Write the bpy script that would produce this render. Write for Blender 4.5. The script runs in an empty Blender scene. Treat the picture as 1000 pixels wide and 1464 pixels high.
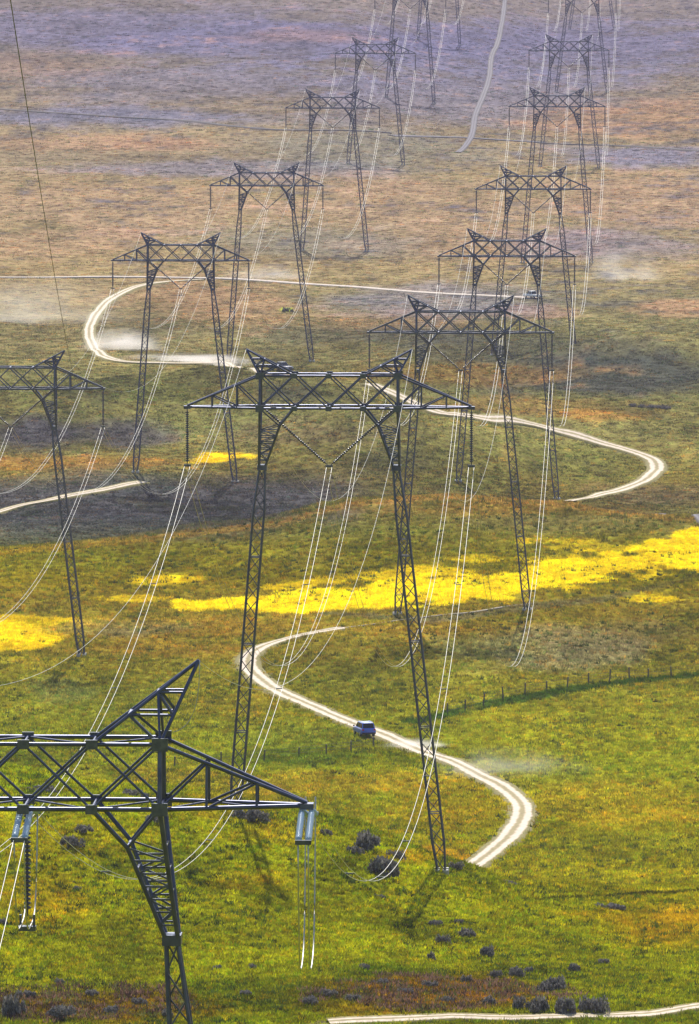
import bpy, bmesh, math, random
import numpy as np
from mathutils import Vector, Matrix
random.seed(7); rng = np.random.default_rng(7)
R = math.radians
SC = bpy.context.scene
COL = SC.collection

# ------------------------------------------------------------------ camera, sky, sun, exposure
FPX = 13056.0                       # focal length in pixels of the 1000 px wide photograph
TILT = R(5.0)
CT, ST = math.cos(TILT), math.sin(TILT)
cam = bpy.data.cameras.new('camera'); cam_o = bpy.data.objects.new('camera', cam); COL.objects.link(cam_o)
cam.sensor_fit = 'HORIZONTAL'; cam.sensor_width = 36.0; cam.lens = FPX/1000*36
cam.clip_start = 1.0; cam.clip_end = 60000
cam_o.location = (0, 0, 0); cam_o.rotation_euler = (R(90)-TILT, 0, 0)
SC.camera = cam_o

SUN_EL, SUN_AZ = R(48), R(-1.5)     # the sun stands behind the scene, azimuth measured from +Y towards +X
world = bpy.data.worlds.new('World'); SC.world = world; world.use_nodes = True
wn = world.node_tree; bg = wn.nodes['Background']
sky = wn.nodes.new('ShaderNodeTexSky'); sky.sky_type = 'NISHITA'; sky.sun_disc = False
sky.sun_elevation = SUN_EL; sky.sun_rotation = SUN_AZ; sky.air_density = 1.2; sky.dust_density = 1.5
wn.links.new(sky.outputs[0], bg.inputs[0]); bg.inputs[1].default_value = 0.10
sl = bpy.data.lights.new('sun', 'SUN'); sl.energy = 4.1; sl.angle = R(0.45); sl.color = (1, .95, .86)
so = bpy.data.objects.new('sun', sl); COL.objects.link(so)
sd = Vector((math.sin(SUN_AZ)*math.cos(SUN_EL), math.cos(SUN_AZ)*math.cos(SUN_EL), math.sin(SUN_EL)))
so.rotation_euler = sd.to_track_quat('Z', 'Y').to_euler(); so.location = (0, 0, 300)
SC.view_settings.view_transform = 'Standard'; SC.view_settings.look = 'None'
SC.view_settings.exposure = 0.75; SC.view_settings.gamma = 1; SC.view_settings.use_curve_mapping = False
SC.cycles.use_denoising = True
SC.cycles.max_bounces = 6; SC.cycles.diffuse_bounces = 2; SC.cycles.glossy_bounces = 2
SC.cycles.transmission_bounces = 3; SC.cycles.transparent_max_bounces = 8; SC.cycles.volume_bounces = 1

# ------------------------------------------------------------------ pixel <-> place
def P(u, v, d):
    """point on the ray of photo pixel (u, v) at ground distance d"""
    cx = (u-500)/FPX; cy = (732-v)/FPX
    yc = CT+cy*ST; zc = -ST+cy*CT
    return Vector((d*cx/yc, d, d*zc/yc))
def zv(d, v):
    cy = (732-v)/FPX
    return d*(-ST+cy*CT)/(CT+cy*ST)
def project(x, y, z):
    f = y*CT-z*ST; up = y*ST+z*CT
    return 500+FPX*x/f, 732-FPX*up/f

# ------------------------------------------------------------------ noise
def vnoise(x, y, seed=0):
    xi = np.floor(x); yi = np.floor(y); fx = x-xi; fy = y-yi
    xi = xi.astype(np.int64); yi = yi.astype(np.int64)
    def h(a, b):
        n = (a*374761393+b*668265263+seed*1442695041) & 0xffffffff
        n = ((n ^ (n >> 13))*1274126177) & 0xffffffff
        n = (n ^ (n >> 16)) & 0xffff
        return n/65535.0
    fx = fx*fx*(3-2*fx); fy = fy*fy*(3-2*fy)
    a = h(xi, yi); b = h(xi+1, yi); c = h(xi, yi+1); d = h(xi+1, yi+1)
    return a+(b-a)*fx+(c-a)*fy+(a-b-c+d)*fx*fy
def fbm(x, y, seed=0, o=4):
    s = 0; a = 1; t = 0
    for i in range(o):
        s = s+a*vnoise(x*2**i, y*2**i, seed+i*17); t += a; a *= .55
    return s/t*2-1                                  # about -1..1

# ------------------------------------------------------------------ the lie of the land
NEAR = [(-400, -2), (-3, -1.9), (4, -2.3), (60, -38), (150, -72), (300, -85), (403, -87.5), (560, -97), (650, -103)]
V = lambda *a: [(d, zv(d, v)) for d, v in a]
FARL = V((2850, 232), (3221, 131), (3654, 36))+[(4500, -108), (8000, -70), (22000, 60)]
FARR = [(2860, -142), (3376, -139.5), (4000, -136), (5000, -126), (8000, -95), (22000, 40)]
FARM = [(2860, -141), (3300, -136.5), (3800, -130), (4700, -116), (8000, -85), (22000, 50)]
PLAIN = [(2140, -142.3), (2436, -142.8)]
COLS = {
 0: V((705, 1464), (750, 1300), (800, 1115))+[(815, -94.5), (850, -105), (930, -123), (1000, -127), (1150, -127.5)]
    + V((1227, 938), (1280, 868), (1320, 815), (1345, 788))+[(1425, -133), (1520, -140), (1600, -141), (1690, -141.3)]
    + V((1720, 652), (1762, 590))+[(1840, -142), (2000, -142)]+PLAIN+FARL,
 130: V((705, 1464), (750, 1305), (800, 1128))+[(815, -95.3), (850, -105), (930, -123), (1000, -127), (1150, -127.3)]
    + V((1227, 938), (1280, 866), (1325, 808), (1352, 778))+[(1428, -133), (1520, -140), (1600, -141), (1674, -138.5)]
    + V((1720, 645), (1765, 588))+[(1845, -142), (2000, -142)]+PLAIN+FARL,
 336: V((705, 1464), (750, 1325), (800, 1153))+[(815, -96.5), (850, -106), (930, -123.5), (1000, -127), (1150, -127)]
    + [(1230, -126)]+V((1285, 862), (1330, 800), (1365, 752))+[(1450, -136), (1560, -140.5), (1640, -141.3)]
    + V((1674, 690), (1750, 615), (1800, 578))+[(1875, -141.5), (2000, -143)]+V((2027, 512))+PLAIN+FARL,
 490: V((705, 1464), (755, 1335), (800, 1190))+[(816, -99.3), (855, -109), (930, -123.8), (1000, -127), (1150, -127)]
    + [(1240, -124.2)]+V((1300, 826), (1340, 770), (1378, 716))+[(1465, -135), (1560, -141), (1660, -142.3)]
    + V((1715, 642), (1765, 592), (1805, 553))+[(1890, -142.5), (2027, -144)]+PLAIN+FARL,
 645: V((705, 1464), (760, 1350), (803, 1243))+[(820, -103.6), (860, -112), (930, -124), (1000, -127.3), (1150, -127)]
    + [(1205, -125)]+V((1246, 870), (1300, 818), (1340, 765), (1385, 706))+[(1475, -136), (1580, -142), (1640, -142)]
    + V((1680, 688), (1722, 642), (1768, 592), (1810, 548))+[(1895, -142), (2020, -142)]+PLAIN+FARM,
 800: V((705, 1470), (770, 1362), (830, 1281))+[(850, -109.3), (890, -116.5), (960, -126), (1050, -127), (1190, -126.5)]
    + V((1256, 860), (1305, 815), (1345, 770), (1385, 718))+[(1475, -136), (1580, -143.5)]
    + V((1680, 715), (1750, 652), (1820, 600), (1858, 573), (1890, 562), (1920, 532), (1950, 508))+[(2040, -142.8)]+PLAIN+FARR,
 950: V((705, 1476), (780, 1362), (850, 1279))+[(870, -112), (910, -118), (980, -126.5), (1100, -127), (1204, -127)]
    + V((1295, 824), (1330, 780), (1358, 736))+[(1440, -134.5), (1540, -142), (1640, -143.5)]
    + V((1690, 700), (1740, 668))+[(1800, -143)]+V((1850, 590), (1885, 562), (1915, 528), (1945, 504))+[(2040, -142.5)]+PLAIN+FARR,
}
def pchip(xs, ys, x):
    xs = np.array(xs, float); ys = np.array(ys, float)
    h = np.diff(xs); dl = np.diff(ys)/h; m = np.zeros_like(ys)
    for i in range(1, len(xs)-1):
        if dl[i-1]*dl[i] > 0:
            w1 = 2*h[i]+h[i-1]; w2 = h[i]+2*h[i-1]
            m[i] = (w1+w2)/(w1/dl[i-1]+w2/dl[i])
    m[0] = dl[0]; m[-1] = dl[-1]
    x = np.clip(x, xs[0], xs[-1]); k = np.clip(np.searchsorted(xs, x)-1, 0, len(h)-1)
    t = (x-xs[k])/h[k]
    return (ys[k]*(1+2*t)*(1-t)**2+m[k]*h[k]*t*(1-t)**2+ys[k+1]*t*t*(3-2*t)+m[k+1]*h[k]*t*t*(t-1))
DT = np.arange(-400, 22001, 1.0)
CU = np.array(sorted(COLS))
TAB = np.stack([pchip([p[0] for p in NEAR+COLS[u]], [p[1] for p in NEAR+COLS[u]], DT) for u in CU])
k_ = np.exp(-.5*(np.arange(-12, 13)/5.0)**2); k_ /= k_.sum()
TAB = np.stack([np.convolve(np.pad(r, 12, mode='edge'), k_, mode='valid') for r in TAB])
def smooth(a, b, x):
    t = np.clip((x-a)/(b-a), 0, 1); return t*t*(3-2*t)
def uof(x, y):
    return 500+FPX*CT*0.9985*x/np.maximum(y, 640)
KNOLLS = [(70, 1775, 20, 24, 3.0), (290, 1800, 22, 26, 4.2), (420, 1765, 14, 18, 3.0), (545, 1730, 15, 20, 3.0), (640, 1812, 20, 22, 3.2), (735, 1745, 15, 18, 2.4), (940, 1945, 22, 22, 4.0), (860, 1800, 16, 22, 2.4), (200, 1880, 18, 22, 2.6), (520, 1960, 26, 26, 2.6)]
KNOLLS = [(float(P(u_, 600, d_).x), float(d_), rx, ry*.85, h_*(1.75 if d_ < 1900 else 1.15)) for u_, d_, rx, ry, h_ in KNOLLS]
FEET = [(float(P(u_, 900, d_).x), float(d_)) for u_, d_ in ((336, 800), (632, 800), (569, 1246), (755, 1246), (116, 1227), (656, 1680), (797, 1680), (193, 1674), (336, 1674), (327, 2027), (446, 2027))]
def height(x, y, fine=True):
    x = np.asarray(x, float); y = np.asarray(y, float)
    u = np.clip(uof(x, y), CU[0], CU[-1]); di = np.clip(y+400, 0, len(DT)-1.001)
    i = di.astype(int); f = di-i
    k = np.clip(np.searchsorted(CU, u)-1, 0, len(CU)-2)
    t = (u-CU[k])/(CU[k+1]-CU[k]); t = t*t*(3-2*t)*.5+t*.5
    z0 = TAB[k, i]*(1-f)+TAB[k, i+1]*f; z1 = TAB[k+1, i]*(1-f)+TAB[k+1, i+1]*f
    z = z0*(1-t)+z1*t
    A = smooth(640, 700, y)*(1-smooth(830, 1000, y))
    B = smooth(850, 1000, y)*(1-smooth(1400, 1500, y))
    C = smooth(1450, 1560, y)*(1-smooth(2050, 2250, y))
    D = smooth(2050, 2300, y)
    calm = 1.0
    for fx, fy in FEET: calm = calm*(1-.85*np.exp(-((x-fx)**2+(y-fy)**2)/60.0))
    for kx, ky, rx, ry, kh in KNOLLS: z = z+calm*kh*np.exp(-((x-kx)/rx)**2-((y-ky)/ry)**2)
    z = z+calm*(A*.75*fbm(x/16, y/18, 3, 3)+B*.8*fbm(x/24, y/34, 5, 3)+C*2.1*fbm(x/36, y/46, 9, 3)+D*.7*fbm(x/60, y/90, 12, 3))
    if fine:
        z = z+(A*.10+B*.10)*fbm(x/1.9, y/1.9, 21, 2)+C*.14*fbm(x/4, y/4, 22, 2)+D*.2*fbm(x/9, y/9, 23, 2)
    return z
RAYD = np.concatenate([np.arange(600, 2200, .5), np.arange(2200, 9000, 3.0)])
def ground(u, v):
    """first place where the ray of photo pixel (u, v) meets the land"""
    cx = (u-500)/FPX; cy = (732-v)/FPX; yc = CT+cy*ST; zc = -ST+cy*CT
    z = RAYD*zc/yc; h = height(RAYD*cx/yc, RAYD, False)
    b = np.nonzero(z <= h)[0]
    i = b[0] if len(b) else len(RAYD)-1
    d = RAYD[i]
    if i > 0:
        a0 = z[i-1]-h[i-1]; a1 = z[i]-h[i]
        d = RAYD[i-1]+(RAYD[i]-RAYD[i-1])*a0/max(a0-a1, 1e-6)
    x = d*cx/yc
    return Vector((x, d, float(height(x, d, False))))

# ------------------------------------------------------------------ helpers
def s2l(c):
    c = np.array(c, float)/255
    return np.where(c <= .04045, c/12.92, ((c+.055)/1.055)**2.4)
def tag(o, label=None, cat=None, group=None, kind=None):
    if label: o['label'] = label
    if cat: o['category'] = cat
    if group: o['group'] = group
    if kind: o['kind'] = kind
    return o
def empty(name, loc=(0, 0, 0), rz=0, parent=None):
    o = bpy.data.objects.new(name, None); COL.objects.link(o); o.location = loc; o.rotation_euler = (0, 0, rz)
    o.empty_display_size = .5
    if parent: o.parent = parent
    return o
class MB:
    def __init__(self): self.v = []; self.f = []
    def add(self, vs, fs):
        n = len(self.v); self.v += [tuple(p) for p in vs]; self.f += [tuple(i+n for i in f) for f in fs]; return self
    def box(self, a, b):
        (x0, y0, z0), (x1, y1, z1) = a, b
        return self.add([(x0, y0, z0), (x1, y0, z0), (x1, y1, z0), (x0, y1, z0), (x0, y0, z1), (x1, y0, z1), (x1, y1, z1), (x0, y1, z1)],
                        [(0, 3, 2, 1), (4, 5, 6, 7), (0, 1, 5, 4), (1, 2, 6, 5), (2, 3, 7, 6), (3, 0, 4, 7)])
    def bar(self, p, q, w, prof='box', up=(0, 0, 1)):
        p = Vector(p); q = Vector(q); d = (q-p)
        if d.length < 1e-5: return self
        if prof == 'tube': return self.tube([p, q], w*.52, 8)
        d.normalize(); up = Vector(up)
        if abs(d.dot(up)) > .95: up = Vector((0, 1, 0))
        s = d.cross(up).normalized(); t = s.cross(d).normalized(); h = w/2
        if prof == 'L':
            k = w*.16
            sec = [(-h, -h), (h, -h), (h, -h+k), (-h+k, -h+k), (-h+k, h), (-h, h)]
        else:
            sec = [(-h, -h), (h, -h), (h, h), (-h, h)]
        n = len(sec)
        vs = [p+s*a+t*b for a, b in sec]+[q+s*a+t*b for a, b in sec]
        fs = [(i, (i+1) % n, n+(i+1) % n, n+i) for i in range(n)]
        if n == 4: fs += [(3, 2, 1, 0), (4, 5, 6, 7)]
        else: fs += [(3, 2, 1, 0), (5, 4, 3, 0), (6, 7, 8, 9), (6, 9, 10, 11)]
        return self.add(vs, fs)
    def tube(self, pts, r, n=6, cap=True):
        pts = [Vector(p) for p in pts]; m = len(pts); vs = []
        for i, p in enumerate(pts):
            d = (pts[min(i+1, m-1)]-pts[max(i-1, 0)]).normalized()
            up = Vector((0, 0, 1)) if abs(d.z) < .9 else Vector((0, 1, 0))
            s = d.cross(up).normalized(); t = s.cross(d)
            rr = r[i] if isinstance(r, (list, tuple)) else r
            vs += [p+s*rr*math.cos(2*math.pi*k/n)+t*rr*math.sin(2*math.pi*k/n) for k in range(n)]
        fs = [(i*n+k, i*n+(k+1) % n, (i+1)*n+(k+1) % n, (i+1)*n+k) for i in range(m-1) for k in range(n)]
        if cap: fs += [tuple(range(n-1, -1, -1)), tuple((m-1)*n+k for k in range(n))]
        return self.add(vs, fs)
    def build(self, name, mat, parent=None, smooth=False, loc=None):
        me = bpy.data.meshes.new(name); me.from_pydata(self.v, [], self.f); me.update()
        if smooth:
            me.polygons.foreach_set('use_smooth', [True]*len(me.polygons))
            if smooth == 'angle': me.set_sharp_from_angle(angle=R(50))
        me.materials.append(mat)
        o = bpy.data.objects.new(name, me); COL.objects.link(o)
        if parent: o.parent = parent
        if loc is not None: o.location = loc
        return o
def copy_tree(o, parent=None):
    c = o.copy(); COL.objects.link(c); c.parent = parent
    for ch in list(o.children): copy_tree(ch, c)
    return c

# ------------------------------------------------------------------ materials
def mat(name, col=(.5, .5, .5), rough=.6, metal=0.0, spec=.5):
    m = bpy.data.materials.new(name); m.use_nodes = True
    b = m.node_tree.nodes['Principled BSDF']
    b.inputs['Base Color'].default_value = (*col, 1); b.inputs['Roughness'].default_value = rough
    b.inputs['Metallic'].default_value = metal; b.inputs['Specular IOR Level'].default_value = spec
    return m
def noisy(m, a, b, scale, detail=4, bump=0.0, coord='Object'):
    nt = m.node_tree; N = nt.nodes; bs = N['Principled BSDF']
    tc = N.new('ShaderNodeTexCoord'); n = N.new('ShaderNodeTexNoise'); n.inputs['Scale'].default_value = scale; n.inputs['Detail'].default_value = detail
    r = N.new('ShaderNodeValToRGB'); r.color_ramp.elements[0].color = (*a, 1); r.color_ramp.elements[1].color = (*b, 1)
    r.color_ramp.elements[0].position = .35; r.color_ramp.elements[1].position = .65
    nt.links.new(tc.outputs[coord], n.inputs['Vector']); nt.links.new(n.outputs['Fac'], r.inputs[0]); nt.links.new(r.outputs[0], bs.inputs['Base Color'])
    if bump:
        bp = N.new('ShaderNodeBump'); bp.inputs['Strength'].default_value = bump; bp.inputs['Distance'].default_value = .05
        nt.links.new(n.outputs['Fac'], bp.inputs['Height']); nt.links.new(bp.outputs[0], bs.inputs['Normal'])
    return m
M = {}
M['steel'] = noisy(mat('weathered_steel', rough=.42, metal=.7), (.048, .055, .105), (.085, .095, .155), 1.5)
M['plate'] = noisy(mat('gusset_steel', rough=.38, metal=.5), (.05, .06, .09), (.09, .1, .13), 4)
M['wire'] = mat('aluminium_wire', (.42, .41, .39), .5, 1.0)
M['shield'] = mat('shield_wire', (.45, .45, .44), .4, .9)
M['darkwire'] = mat('dark_wire', (.05, .045, .05), .7, .0)
M['porcelain'] = mat('insulator_glaze', (.05, .045, .07), .25)
M['glass_ins'] = mat('insulator_glass', (.30, .40, .50), .2)
M['concrete'] = noisy(mat('concrete'), (.3, .29, .27), (.42, .4, .37), 3)
M['wood'] = noisy(mat('post_wood'), (.05, .042, .035), (.1, .085, .07), 6)
M['blue'] = mat('blue_paint', (.03, .10, .60), .25); M['blue'].node_tree.nodes['Principled BSDF'].inputs['Coat Weight'].default_value = .6
M['white'] = mat('white_paint', (.75, .75, .75), .3)
M['silver'] = mat('grey_paint', (.10, .10, .13), .3, .3)
M['cglass'] = mat('car_glass', (.01, .012, .015), .06)
M['tyre'] = mat('tyre_rubber', (.02, .02, .02), .8)
M['rim'] = mat('wheel_rim', (.45, .45, .47), .3, .9)
M['trim'] = mat('black_trim', (.02, .02, .022), .5)
M['red'] = mat('tail_light', (.35, .01, .01), .2)
M['lamp'] = mat('head_light', (.8, .8, .8), .1)

# ------------------------------------------------------------------ ground colours (what grows where, some haze and hill shade painted in)
# patches as seen on the ground: centre and radii in photo pixels, colour, cover
K = .50
def c8(r, g, b): return s2l((r, g, b))*K
ROWS = [(-300, (165, 140, 125)), (60, (165, 140, 122)), (170, (178, 142, 112)), (280, (192, 150, 96)), (380, (188, 148, 98)), (450, (165, 140, 92)),
        (540, (140, 132, 78)), (640, (134, 128, 66)), (740, (142, 132, 64)), (850, (150, 130, 64)), (930, (148, 136, 52)),
        (1050, (146, 140, 46)), (1150, (150, 142, 32)), (1250, (148, 146, 22)), (1380, (140, 142, 16)), (1500, (120, 128, 18))]
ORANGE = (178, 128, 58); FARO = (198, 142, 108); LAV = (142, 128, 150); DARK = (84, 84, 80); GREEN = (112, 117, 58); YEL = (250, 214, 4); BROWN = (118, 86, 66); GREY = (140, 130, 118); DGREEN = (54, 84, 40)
BLOBS = [
 # far plain: flowers, with distance haze painted into the lavender
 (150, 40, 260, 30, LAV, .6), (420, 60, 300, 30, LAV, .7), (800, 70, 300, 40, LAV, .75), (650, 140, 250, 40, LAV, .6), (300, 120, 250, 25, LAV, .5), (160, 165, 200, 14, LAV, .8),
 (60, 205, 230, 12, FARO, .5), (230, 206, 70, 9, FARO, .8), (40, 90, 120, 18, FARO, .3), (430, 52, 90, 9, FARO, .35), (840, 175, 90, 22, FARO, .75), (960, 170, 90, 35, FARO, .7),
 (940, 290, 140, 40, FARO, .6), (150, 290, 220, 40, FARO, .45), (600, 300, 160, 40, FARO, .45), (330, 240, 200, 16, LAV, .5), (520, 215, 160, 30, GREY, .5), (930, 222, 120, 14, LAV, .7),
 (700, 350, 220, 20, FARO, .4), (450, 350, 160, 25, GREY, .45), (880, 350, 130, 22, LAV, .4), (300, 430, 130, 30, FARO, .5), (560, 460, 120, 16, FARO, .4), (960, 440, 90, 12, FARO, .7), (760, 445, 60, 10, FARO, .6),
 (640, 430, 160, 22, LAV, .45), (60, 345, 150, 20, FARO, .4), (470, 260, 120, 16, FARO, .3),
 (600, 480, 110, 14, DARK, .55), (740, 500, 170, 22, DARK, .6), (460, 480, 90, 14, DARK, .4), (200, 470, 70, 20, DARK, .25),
 # rolling middle ground: plant cover, plus lit tops and shaded sides painted in
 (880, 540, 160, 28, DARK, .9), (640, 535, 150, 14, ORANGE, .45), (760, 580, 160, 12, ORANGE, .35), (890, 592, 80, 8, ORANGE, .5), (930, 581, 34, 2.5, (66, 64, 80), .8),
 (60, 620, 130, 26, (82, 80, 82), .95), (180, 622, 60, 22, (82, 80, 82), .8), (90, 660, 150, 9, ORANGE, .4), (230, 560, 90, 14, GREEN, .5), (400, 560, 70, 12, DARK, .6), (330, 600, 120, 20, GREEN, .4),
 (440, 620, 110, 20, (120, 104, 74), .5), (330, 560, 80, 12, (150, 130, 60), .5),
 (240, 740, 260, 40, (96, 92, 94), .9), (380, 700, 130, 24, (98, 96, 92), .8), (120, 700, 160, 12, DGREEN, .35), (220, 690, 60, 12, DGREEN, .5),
 (700, 660, 200, 30, GREEN, .5), (560, 660, 90, 24, (100, 104, 70), .6), (850, 670, 100, 20, GREEN, .5), (940, 710, 100, 16, (130, 112, 96), .5), (660, 690, 80, 14, DGREEN, .35),
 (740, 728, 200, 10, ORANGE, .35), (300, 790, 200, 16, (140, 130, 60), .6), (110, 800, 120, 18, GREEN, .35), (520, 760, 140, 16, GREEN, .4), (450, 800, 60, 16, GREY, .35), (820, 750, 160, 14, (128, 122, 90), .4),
 # yellow fields
 (840, 826, 300, 26, YEL, 0), (215, 832, 60, 9, YEL, .75), (255, 828, 90, 6, YEL, .6), (170, 856, 60, 4, YEL, .5), (15, 916, 62, 16, YEL, .85), (50, 905, 65, 12, YEL, .55), (30, 890, 60, 8, YEL, .6), (110, 893, 90, 5, YEL, .4), (330, 868, 60, 5, YEL, .6),
 (300, 655, 30, 6, YEL, .85), (330, 652, 26, 4, YEL, .6), (345, 652, 25, 3, YEL, .5), (410, 443, 8, 3, (190, 200, 30), .9), (950, 858, 80, 6, YEL, .85), (920, 852, 40, 4, YEL, .5), (870, 782, 100, 5, YEL, .4), (800, 774, 60, 4, YEL, .45), (720, 800, 60, 6, YEL, .4),
 (700, 905, 120, 12, ORANGE, .25), (820, 930, 150, 26, GREY, .85), (680, 930, 60, 20, (132, 132, 92), .5), (930, 905, 100, 24, (140, 124, 110), .6), (250, 900, 160, 14, ORANGE, .35), (170, 900, 90, 10, (120, 116, 112), .6), (230, 930, 150, 12, ORANGE, .3),
 (150, 1000, 120, 30, GREEN, .35), (90, 985, 50, 16, (120, 122, 100), .5), (520, 970, 120, 24, GREEN, .3), (440, 1060, 100, 20, GREEN, .45), (430, 1085, 120, 12, DGREEN, .6), (330, 1010, 90, 20, (150, 124, 50), .4),
 (850, 1060, 160, 40, (152, 140, 34), .5), (780, 1110, 70, 14, GREEN, .35), (900, 1150, 140, 30, ORANGE, .22), (640, 1160, 70, 30, (150, 122, 36), .5), (850, 1210, 150, 20, GREEN, .3), (470, 1120, 160, 16, ORANGE, .35),
 # near hill
 (330, 1150, 130, 26, ORANGE, 0.41), (240, 1110, 120, 18, ORANGE, 0.30), (120, 1200, 150, 40, ORANGE, 0.19), (400, 1190, 90, 20, ORANGE, 0.34), (600, 1225, 70, 12, ORANGE, 0.45), (960, 1330, 90, 30, ORANGE, 0.45), (890, 1310, 80, 14, (190, 150, 30), .4), (360, 1260, 100, 20, (170, 140, 22), .5), (60, 1280, 70, 50, (172, 140, 20), .5),
 (300, 1330, 180, 24, GREEN, .35), (740, 1330, 120, 24, GREEN, .35), (480, 1390, 120, 18, GREEN, .4), (120, 1330, 60, 16, GREEN, .25),
 (120, 1440, 190, 26, BROWN, .8), (600, 1425, 190, 24, (138, 96, 68), .85), (680, 1405, 90, 16, BROWN, .6), (380, 1420, 120, 18, DGREEN, .45), (900, 1400, 120, 24, GREEN, .35), (880, 1455, 150, 10, DGREEN, .5), (560, 1390, 60, 8, DGREEN, .6), (450, 1440, 90, 12, DGREEN, .4),
]
YBAND = [([(270, 865), (420, 862), (560, 850), (700, 838), (860, 816), (1010, 790), (1150, 765)], [5, 11, 18, 19, 22, 25, 26], YEL, 1.0),
         ([(400, 840), (480, 828), (580, 818), (640, 820)], [5, 9, 11, 9], YEL, .6),
         ([(600, 1032), (700, 1007), (790, 991), (880, 977), (1000, 966), (1150, 958)], [5, 6, 6, 4, 4, 4], DGREEN, .9),
         ([(770, 1287), (860, 1283), (930, 1279), (1000, 1274), (1150, 1264)], [1.6, 1.8, 2, 1.6, 1.6], (56, 60, 28), .9),
         ([(-60, 796), (0, 791), (100, 783), (250, 766), (400, 749), (505, 720), (650, 711), (800, 722), (950, 741), (1100, 750)], [3, 4, 5, 5, 5, 5, 4, 4, 4, 4], (172, 138, 74), .65),  # pale rim along the ridge crest, a lit edge painted into the ground
         ([(0, 742), (80, 727), (205, 699)], [4, 4, 4], DGREEN, .8),
         ([(480, 878), (620, 888), (760, 868), (860, 858), (1000, 824), (1150, 800)], [2, 4, 5, 5, 5, 5], (120, 110, 110), .8)]
# colour gain band by band: bluer far out with haze painted in, yellower near
TONE = [[60, 170, 300, 450, 530, 620, 680, 740, 790, 830, 860, 930, 1100, 1320],
        [.84, .97, .98, 1.10, 1.06, 1.72, 1.52, 1.3, 1.35, 1.35, 1.36, 1.42, 1.52, 1.68],
        [.98, 1.2, 1.28, 1.3, 1.14, 1.66, 1.32, 1.24, 1.38, 1.38, 1.4, 1.42, 1.72, 1.5],
        [1.15, 1.2, 1.6, 1.38, 1.05, 1.75, 1.15, 1.05, .3, .15, .5, .8, .7, .12]]
def ground_color(u, v, x, y):
    rv = [r[0] for r in ROWS]; rc = np.stack([s2l(r[1])*K for r in ROWS])
    n1 = fbm(x/22, y/60, 31, 4); n2 = fbm(x/6, y/14, 41, 4); n3 = fbm(x/60, y/160, 51, 3)
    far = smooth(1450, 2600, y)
    base = np.stack([np.interp(v+n3*40, rv, rc[:, i]) for i in range(3)], -1)
    def mix(base, c, w): return base*(1-w[..., None])+(s2l(c)*K)*w[..., None]
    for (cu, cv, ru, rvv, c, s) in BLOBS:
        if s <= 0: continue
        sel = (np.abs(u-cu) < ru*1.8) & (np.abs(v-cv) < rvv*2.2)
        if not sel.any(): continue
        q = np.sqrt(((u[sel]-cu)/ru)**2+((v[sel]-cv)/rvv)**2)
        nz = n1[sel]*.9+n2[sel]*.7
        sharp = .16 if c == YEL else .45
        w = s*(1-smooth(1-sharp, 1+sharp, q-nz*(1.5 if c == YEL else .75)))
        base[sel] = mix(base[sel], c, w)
    for pts, th, c, s in YBAND:
        pu = [p[0] for p in pts]; pv = [p[1] for p in pts]
        cv = np.interp(u, pu, pv); t = np.interp(u, pu, th)
        ins = (u > pu[0]-25) & (u < pu[-1]+40)
        q = np.abs(v-cv)/t; big = 1.0 if c == YEL else .35
        hole = n1*.75+n2*.55
        if c == YEL: hole = hole*np.where(v < cv, 2.1, .7)+.9*(vnoise(x/2.2, y/4, 83)-.62)
        w = ins*s*(1-smooth(.8, 1.15, q-hole*big))
        base = mix(base, c, w)
    hollow = smooth(1395, 1425, y)*(1-smooth(1640, 1700, y+8*n1))*(1-smooth(430, 560, u+60*n1)); base = mix(base, (96, 96, 100), .85*hollow)  # shade of the hollow beyond the crest, painted as blue-grey
    swale = smooth(1410, 1440, y)*(1-smooth(1600, 1680, y+8*n1))*smooth(480, 600, u); base = mix(base, (104, 108, 78), .55*swale)
    # plant mottling
    near = 1-far
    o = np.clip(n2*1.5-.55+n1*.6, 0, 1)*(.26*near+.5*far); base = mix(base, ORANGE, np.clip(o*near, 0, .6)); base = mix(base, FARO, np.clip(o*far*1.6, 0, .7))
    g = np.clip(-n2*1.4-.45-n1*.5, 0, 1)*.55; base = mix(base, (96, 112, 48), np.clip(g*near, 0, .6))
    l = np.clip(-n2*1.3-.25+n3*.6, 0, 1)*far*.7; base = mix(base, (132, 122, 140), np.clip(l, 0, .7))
    roll = smooth(1420, 1500, y)*(1-smooth(2050, 2250, y))
    val = 1+.42*n2+(.26+.24*roll)*n1+.5*vnoise(x/.9, y/.9, 77)-.25
    gain = np.stack([np.interp(v, TONE[0], TONE[1+i]) for i in range(3)], -1)
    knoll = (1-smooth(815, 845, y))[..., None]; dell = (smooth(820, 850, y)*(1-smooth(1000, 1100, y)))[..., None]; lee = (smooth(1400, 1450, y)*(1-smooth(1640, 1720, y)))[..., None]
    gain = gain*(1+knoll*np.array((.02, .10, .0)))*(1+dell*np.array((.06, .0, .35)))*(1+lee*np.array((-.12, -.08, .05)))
    return np.clip(base*gain*val[..., None], .003, .9)

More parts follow.
